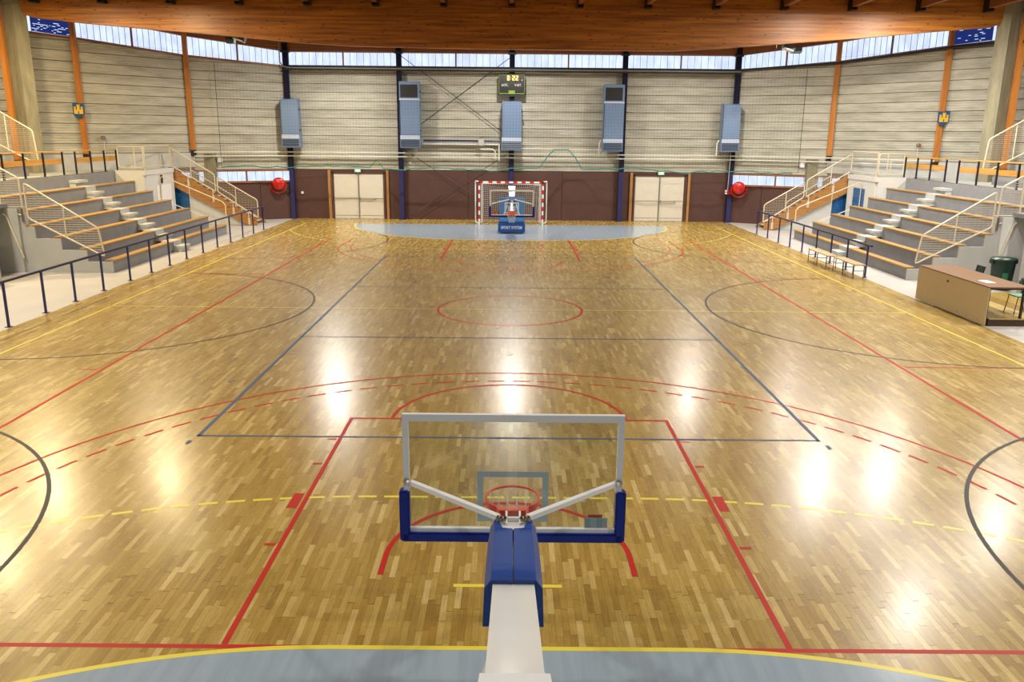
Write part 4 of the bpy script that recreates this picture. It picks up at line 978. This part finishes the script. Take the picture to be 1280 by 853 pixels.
    for a, b_, ps in ((12.5, 15.95, (15.9, 14.83, 13.7, 12.5)), (5.3, 11.6, (11.57, 10.25, 9.02, 7.78, 6.55, 5.35))):
        for y in ps:
            yy = min(y, 15.3) if False else y
            MB().bar((s*16.98, yy, 2.60), (s*16.98, yy, 3.48), .05, .06).build('post', 'post_black', wr)
        MB().box(min(s*16.93, s*17.05), max(s*16.93, s*17.05), a-.05, b_, 3.48, 3.52).build('top_rail', 'plank_wood', wr)
        for j in range(len(ps)-1): MB().box(min(s*17.0, s*17.04), max(s*17.0, s*17.04), ps[j+1]+.02, ps[j]-.02, 3.04, 3.24).build('board', 'plank_wood', wr)
    # --- front stair guard
    guard('stair_guard', 'cream welded mesh guard sloping down the near end of the %s seats' % nm_, s, 4.98, [(14.72, 2.72), (12.62, 1.38), (12.5, .5), (14.72, 1.66)], [(13.62, 1.1, 2.02)])
    lg = guard('passage_guard', 'short cream mesh guard above the passage opening beside the %s seats' % nm_, s, 4.98, [(15.5, 3.22), (14.86, 2.86), (14.84, 1.72), (15.5, 1.98)], [])
    for x in (14.86, 15.42): MB().box(min(s*(x-.03), s*(x+.03)), max(s*(x-.03), s*(x+.03)), 4.94, 4.98, 1.55, 1.95).build('fixing_plate', 'steel_grey', lg)
    # --- upper stair guard
    guard('upper_stair_guard', 'cream mesh guard on the upper steps by the %s concrete pillar' % nm_, s, 10.8, [(19.3, 5.3), (17.55, 4.26), (17.45, 3.0), (19.3, 4.0)], [(18.5, 3.5, 4.8)])
    # --- big stair
    sg = thing('staircase', 'straight stair with orange wooden stringer at the far end of the %s seats' % nm_, 'stairs', (s*12.1, 18.6, 0))
    prof = [(15.75, 2.66), (11.95, .28), (11.95, 0.0), (12.35, 0.0), (15.75, 1.80)]
    for yy, dz in ((18.6, 0), (19.95, .2)): MB().prism(prof, lambda a, b_: (s*a, yy, max(0, b_-dz)), lambda a, b_: (s*a, yy+.07, max(0, b_-dz))).build('stringer', 'stringer_wood', sg)
    for k in range(14):
        x = 12.15+k*.265; z = .17+k*.164
        B(x, x+.30, 18.68, 19.94, z-.05, z).build('tread', 'step_light', sg)
    B(15.75, 15.9, 18.56, 18.66, 1.75, 2.66).build('edge_post', 'rail_navy', sg)
    for (xx, zz) in ((15.0, 2.22), (13.9, 1.50), (13.0, .95), (12.3, .48)):
        B(xx-.05, xx+.05, 18.55, 18.6, zz-.42, zz-.12).build('fixing_plate', 'rail_cream', sg)
        MB().tube([(s*xx, 18.56, zz-.3), (s*xx, 18.56, zz+.12)], .024, 8).build('rail_leg', 'rail_cream', sg)
    guard('stair_balustrade', 'upper cream mesh balustrade panel of the %s staircase' % nm_, s, 18.56, [(15.77, 3.57), (13.78, 2.36), (13.76, 1.57), (15.75, 2.76)], [(14.85, 2.2, 3.02)])
    guard('stair_balustrade', 'lower cream mesh balustrade panel of the %s staircase' % nm_, s, 18.56, [(13.66, 2.26), (11.86, 1.2), (11.86, .36), (13.67, 1.56)], [(12.85, 1.0, 1.76)])
    hr = thing('stair_handrail', 'cream wall side handrail of the %s staircase' % nm_, 'railing', (s*12.8, 19.9, 1.0))
    MB().tube([(s*17.3, 19.9, 2.62), (s*17.3, 19.9, 3.6), (s*17.2, 19.9, 3.64), (s*13.42, 19.9, 1.28), (s*13.32, 19.9, 1.15), (s*13.32, 19.9, .75)], .026, 8).build('tube', 'rail_cream', hr, smooth=True)
    # wall under the stair, blue tiles, white return wall
    MB().prism([(12.42, 0), (15.1, 0), (15.1, 1.43)], lambda a, b_: (s*a, 18.86, b_), lambda a, b_: (s*a, 18.92, b_)).build('under_stair_wall', 'wall_white', sg)
    tw = B(15.12, 16.6, 18.92, 19.0, .0, 1.95).build('tiled_wall', 'grout', sg)
    mb = MB()
    for i in range(9):
        for j in range(12): mb.box(min(s*(15.14+i*.16), s*(15.29+i*.16)), max(s*(15.14+i*.16), s*(15.29+i*.16)), 18.905, 18.92, .04+j*.16, .19+j*.16)
    mb.build('tile', 'tile_blue', tw, kind='stuff')
    rw = B(15.66, 15.74, 15.62, 18.52, 0, 2.44).build('return_wall', 'wall_white', st)
    B(15.62, 15.80, 15.46, 18.55, 2.44, 2.64).build('return_wall_cap', 'wall_white', st)
    if s < 0:
        ps = tag(MB().box(-15.65, -15.63, 16.55, 18.1, .95, 1.95).build('poster', 'paper'), 'plain white poster on the white wall by the left staircase', 'poster')
        nt = tag(MB().box(-15.65, -15.63, 17.05, 17.25, 2.02, 2.38).build('notice', 'black'), 'narrow black notice above the white poster', 'sign')
    else:
        op = thing('serving_hatch', 'small blue tiled opening in the white wall by the right staircase', 'hatch', (15.64, 17.3, 1.0))
        MB().box(15.645, 15.66, 16.6, 17.8, .7, 2.08).build('recess', 'grout', op)
        mb = MB()
        for i in range(7):
            for j in range(8): mb.box(15.635, 15.645, 16.62+i*.17, 16.77+i*.17, .72+j*.17, .87+j*.17)
        mb.build('tile', 'tile_blue', op, kind='stuff')
    # side handrail in front of the white wall
    h2 = thing('aisle_handrail', 'cream sloping handrail at the far edge of the %s seats' % nm_, 'railing', (s*12.85, 16.9, .5))
    MB().tube([(s*15.6, 16.9, 1.2), (s*15.6, 16.9, 2.25), (s*15.48, 16.9, 2.33), (s*12.92, 16.9, 1.24), (s*12.8, 16.9, 1.1), (s*12.8, 16.9, 0.0)], .026, 8).build('tube', 'rail_cream', h2, smooth=True)
    MB().tube([(s*14.35, 16.9, 0.0), (s*14.35, 16.9, 1.85)], .02, 8).build('upright', 'rail_cream', h2)
    MB().tube([(s*15.5, 16.9, 1.28), (s*13.2, 16.9, .32)], .02, 8).build('lower_tube', 'rail_cream', h2)
    # landing guards
    guard('landing_guard', 'cream tubular guard on top of the wing wall at the %s landing' % nm_, s, 15.55, [(16.75, 3.62), (15.68, 3.62), (15.68, 2.76), (16.75, 2.76)], [(16.05, 2.76, 3.66), (16.2, 2.76, 3.3)], mesh=False)
    lg2 = thing('landing_side_guard', 'cream guard along the edge of the %s landing facing the court' % nm_, 'railing', (s*15.7, 15.6, 2.64))
    MB().tube([(s*15.7, 15.7, 3.66), (s*15.7, 18.4, 3.66), (s*15.7, 18.45, 3.6), (s*15.7, 18.45, 2.78), (s*15.7, 15.7, 2.78)], .026, 8, True).build('tube_frame', 'rail_cream', lg2)
    MB().tube([(s*15.7, 15.7, 2.62), (s*15.7, 15.7, 3.66)], .035, 8).build('upright', 'rail_cream', lg2)
    # service boxes on the splay
    jb = thing('wall_box', 'pale concrete upstand and grey box by the %s staircase wall' % nm_, 'box', (s*14.8, 20.0, 2.5))
    B(14.3, 15.0, 20.2, 20.5, 0.0, 3.25).build('upstand', 'concrete', jb)
    MB().bbox(min(s*14.0, s*14.2), max(s*14.0, s*14.2), 20.35, 20.5, 2.85, 3.08, .01).build('box', 'frame_white', jb)
    # crest shields
    sx_, sy_ = s*18.2, 15.68
    cr_ = thing('town_shield', 'blue shield with yellow three-towered castle on the %s timber post' % nm_, 'shield', (sx_, sy_, 4.8))
    a_ = math.atan2(-sx_, sy_+20)*0
    MB().prism([(-.24, .6), (.24, .6), (.24, .16), (0, 0), (-.24, .16)], lambda a, b_: (sx_+a, sy_-.10, 4.78+b_), lambda a, b_: (sx_+a, sy_-.06, 4.78+b_)).build('shield', 'shield_blue', cr_)
    cas = MB(); Bc = lambda u0, u1, w0, w1: cas.box(sx_+u0, sx_+u1, sy_-.115, sy_-.10, 4.78+w0, 4.78+w1)
    Bc(-.19, .19, .17, .34); Bc(-.055, .055, .34, .50); Bc(-.18, -.105, .34, .43); Bc(.105, .18, .34, .43)
    for u in (-.19, -.13, .10, .16): Bc(u, u+.03, .43, .47)
    for u in (-.065, -.018, .029): Bc(u, u+.036, .50, .55)
    cas.build('castle', 'shield_yellow', cr_)
    MB().box(sx_-.02, sx_+.02, sy_-.12, sy_-.115, 4.96, 5.06).build('gateway', 'shield_blue', cr_)
    al = thing('alarm_sounder', 'small round alarm sounder on the %s ribbed wall' % nm_, 'alarm', (s*17.75, 16.3, 3.95))
    MB().lathe([(.05, -.08), (.08, -.05), (.08, .08)], (s*17.72, 16.45, 3.98), 'y', 16).build('sounder', 'steel_grey', al); MB().lathe([(.03, -.1), (.03, 0)], (s*17.72, 16.44, 3.98), 'y', 12).build('lens', 'red', al)
    MB().tube([(s*17.72, 16.5, 3.88), (s*17.72, 16.5, 3.3)], .012, 6).build('conduit', 'pipe_white', al)
    th = thing('thermostat', 'small white box on the wall beyond the %s concrete pillar' % nm_, 'box', (s*20.2, 12.4, 6.1))
    MB().bbox(min(s*20.0, s*20.14), max(s*20.0, s*20.14), 12.2, 12.35, 6.2, 6.45, .01).build('box', 'frame_white', th)

# ------------------------------------------------------------------ scorer's table, podium, chairs, bins
pod = thing('podium', 'low wooden podium under the scorer table', 'platform', (12.5, 0, 0))
MB().box(11.22, 14.6, -1.42, 2.0, 0.0, .16).build('frame', 'podium_dark', pod)
for k in range(8): MB().box(11.22+k*.42+.002, 11.22+(k+1)*.42-.002, -1.44, 2.0, .16, .18).build('deck_board', 'oak_part', pod)
tb = thing('scorer_table', 'long brown topped table with beige front panel beside the court', 'table', (11.6, 0, 0))
MB().bbox(11.08, 12.06, -1.5, 1.86, .915, .945, .006).build('table_top', 'table_top', tb)
MB().bbox(11.08, 11.11, -1.5, 1.86, 0.03, .915, .005).build('front_panel', 'table_panel', tb)
for (x, y) in ((11.17, -1.36), (11.98, -1.36), (11.17, 1.75), (11.98, 1.75), (11.3, -.9), (11.3, .2)):
    MB().bar((x, y, .18), (x, y, .915), .045, .045).lathe([(.035, .18), (.035, .21)], (x, y, 0), n=10).build('leg', 'black', tb)
MB().box(11.15, 12.02, -1.44, -1.41, .87, .915).box(11.99, 12.02, -1.44, 1.8, .87, .915).build('apron_rail', 'black', tb)
for y in (-1.2, -.75, -.3, .15, .6, 1.05, 1.5): MB().lathe([(.02, 0), (.02, -.006)], (11.08, y, .12), 'x', 8).build('bolt', 'steel_grey', tb)
MB().box(11.074, 11.08, .28, .36, .74, .80).build('socket', 'bin_green', tb)
tag(MB().box(11.32, 11.55, -.95, -.55, .946, .949).build('paper_sheet', 'paper'), 'white sheet of paper lying on the scorer table', 'paper')
def chair(x, y, rz, lab, z0=.18):
    c = thing('stacking_chair', lab, 'chair', (x, y, z0), 'green school chairs')
    M = lambda a, b_, h: (x+a*math.cos(rz)-b_*math.sin(rz), y+a*math.sin(rz)+b_*math.cos(rz), z0+h)
    def bx(x0, x1, y0, y1, h0, h1, tilt=0):
        return MB().hexa([M(x0, y0, h0), M(x1, y0, h0), M(x1, y1, h0+tilt), M(x0, y1, h0+tilt), M(x0, y0, h1), M(x1, y0, h1), M(x1, y1, h1+tilt), M(x0, y1, h1+tilt)])
    bx(-.2, .2, -.2, .2, .44, .455).build('seat', 'chair_green', c)
    MB().hexa([M(-.19, .20, .62), M(.19, .20, .62), M(.19, .215, .62), M(-.19, .215, .62), M(-.19, .24, .80), M(.19, .24, .80), M(.19, .255, .80), M(-.19, .255, .80)]).build('backrest', 'bin_green', c)
    for sx in (-1, 1):
        MB().tube([M(sx*.2, -.22, 0), M(sx*.18, -.16, .43)], .011, 6).build('leg', 'black', c)
        MB().tube([M(sx*.2, .26, 0), M(sx*.18, .16, .43), M(sx*.18, .20, .62), M(sx*.18, .235, .8)], .011, 6).build('leg', 'black', c)
    MB().tube([M(-.18, -.16, .43), M(.18, -.16, .43)], .011, 6).tube([M(-.18, -.16, .43), M(-.18, .16, .43)], .011, 6).tube([M(.18, -.16, .43), M(.18, .16, .43)], .011, 6).build('seat_frame', 'black', c)
chair(12.28, -.78, -PI/2, 'green stacking chair with black legs at the near end of the scorer table')
chair(12.35, 1.55, -PI/2, 'dark green chair whose backrest shows above the far end of the scorer table')
def bin_(x, y, r, h, lab, lid):
    b_ = thing('waste_bin', lab, 'bin', (x, y, 0), 'dark green waste bins')
    MB().lathe([(r*.8, 0), (r*.85, .05), (r, h), (r*.98, h)], (x, y, 0), n=28).build('body', 'bin_green', b_, smooth=True)
    MB().lathe([(r*1.1, h), (r*1.12, h+.05), (r*1.0, h+.09), (r*.3, h+.12)], (x, y, 0), n=28).build('lid', 'bin_green', b_, smooth=True)
    for s in (-1, 1): MB().box(x+s*r*1.05-.04, x+s*r*1.05+.04, y-.08, y+.08, h-.08, h+.02).build('handle', 'bin_green', b_)
    MB().box(x-r*.5, x-r*.05, y-r-.008, y-r*.93, h*.25, h*.62).build('label_panel', 'bin_label', b_)
bin_(14.35, 3.5, .32, .84, 'large dark green waste bin with lid by the passage wall', True)
bin_(14.15, 2.15-.3, .2, .5, 'smaller dark green bin at the right edge behind the scorer table', True)
# benches
def bench(y0, y1, x0, x1, lab):
    b_ = thing('bench', lab, 'bench', ((x0+x1)/2, (y0+y1)/2, 0), 'wooden benches by the railing')
    MB().bbox(x0-.18, x0+.18, y0, y1, .42, .45, .008).build('seat', 'bench_wood', b_)
    n = 3
    for i in range(n):
        y = y0+.08+(y1-y0-.16)*i/(n-1)
        for sx in (-1, 1):
            MB().tube([(x0+sx*.16, y, 0), (x0+sx*.16, y, .38), (x0+sx*.12, y, .42)], .014, 8).build('leg', 'bench_steel', b_)
        MB().tube([(x0-.16, y, .24), (x0+.16, y, .24)], .011, 6).tube([(x0-.14, y, .415), (x0+.14, y, .415)], .012, 6).build('stretcher', 'bench_steel', b_)
bench(7.0, 8.85, 10.74, 10.74, 'farther of two low wooden benches in front of the right railing')
bench(5.05, 6.85, 10.86, 10.86, 'nearer of two low wooden benches in front of the right railing')
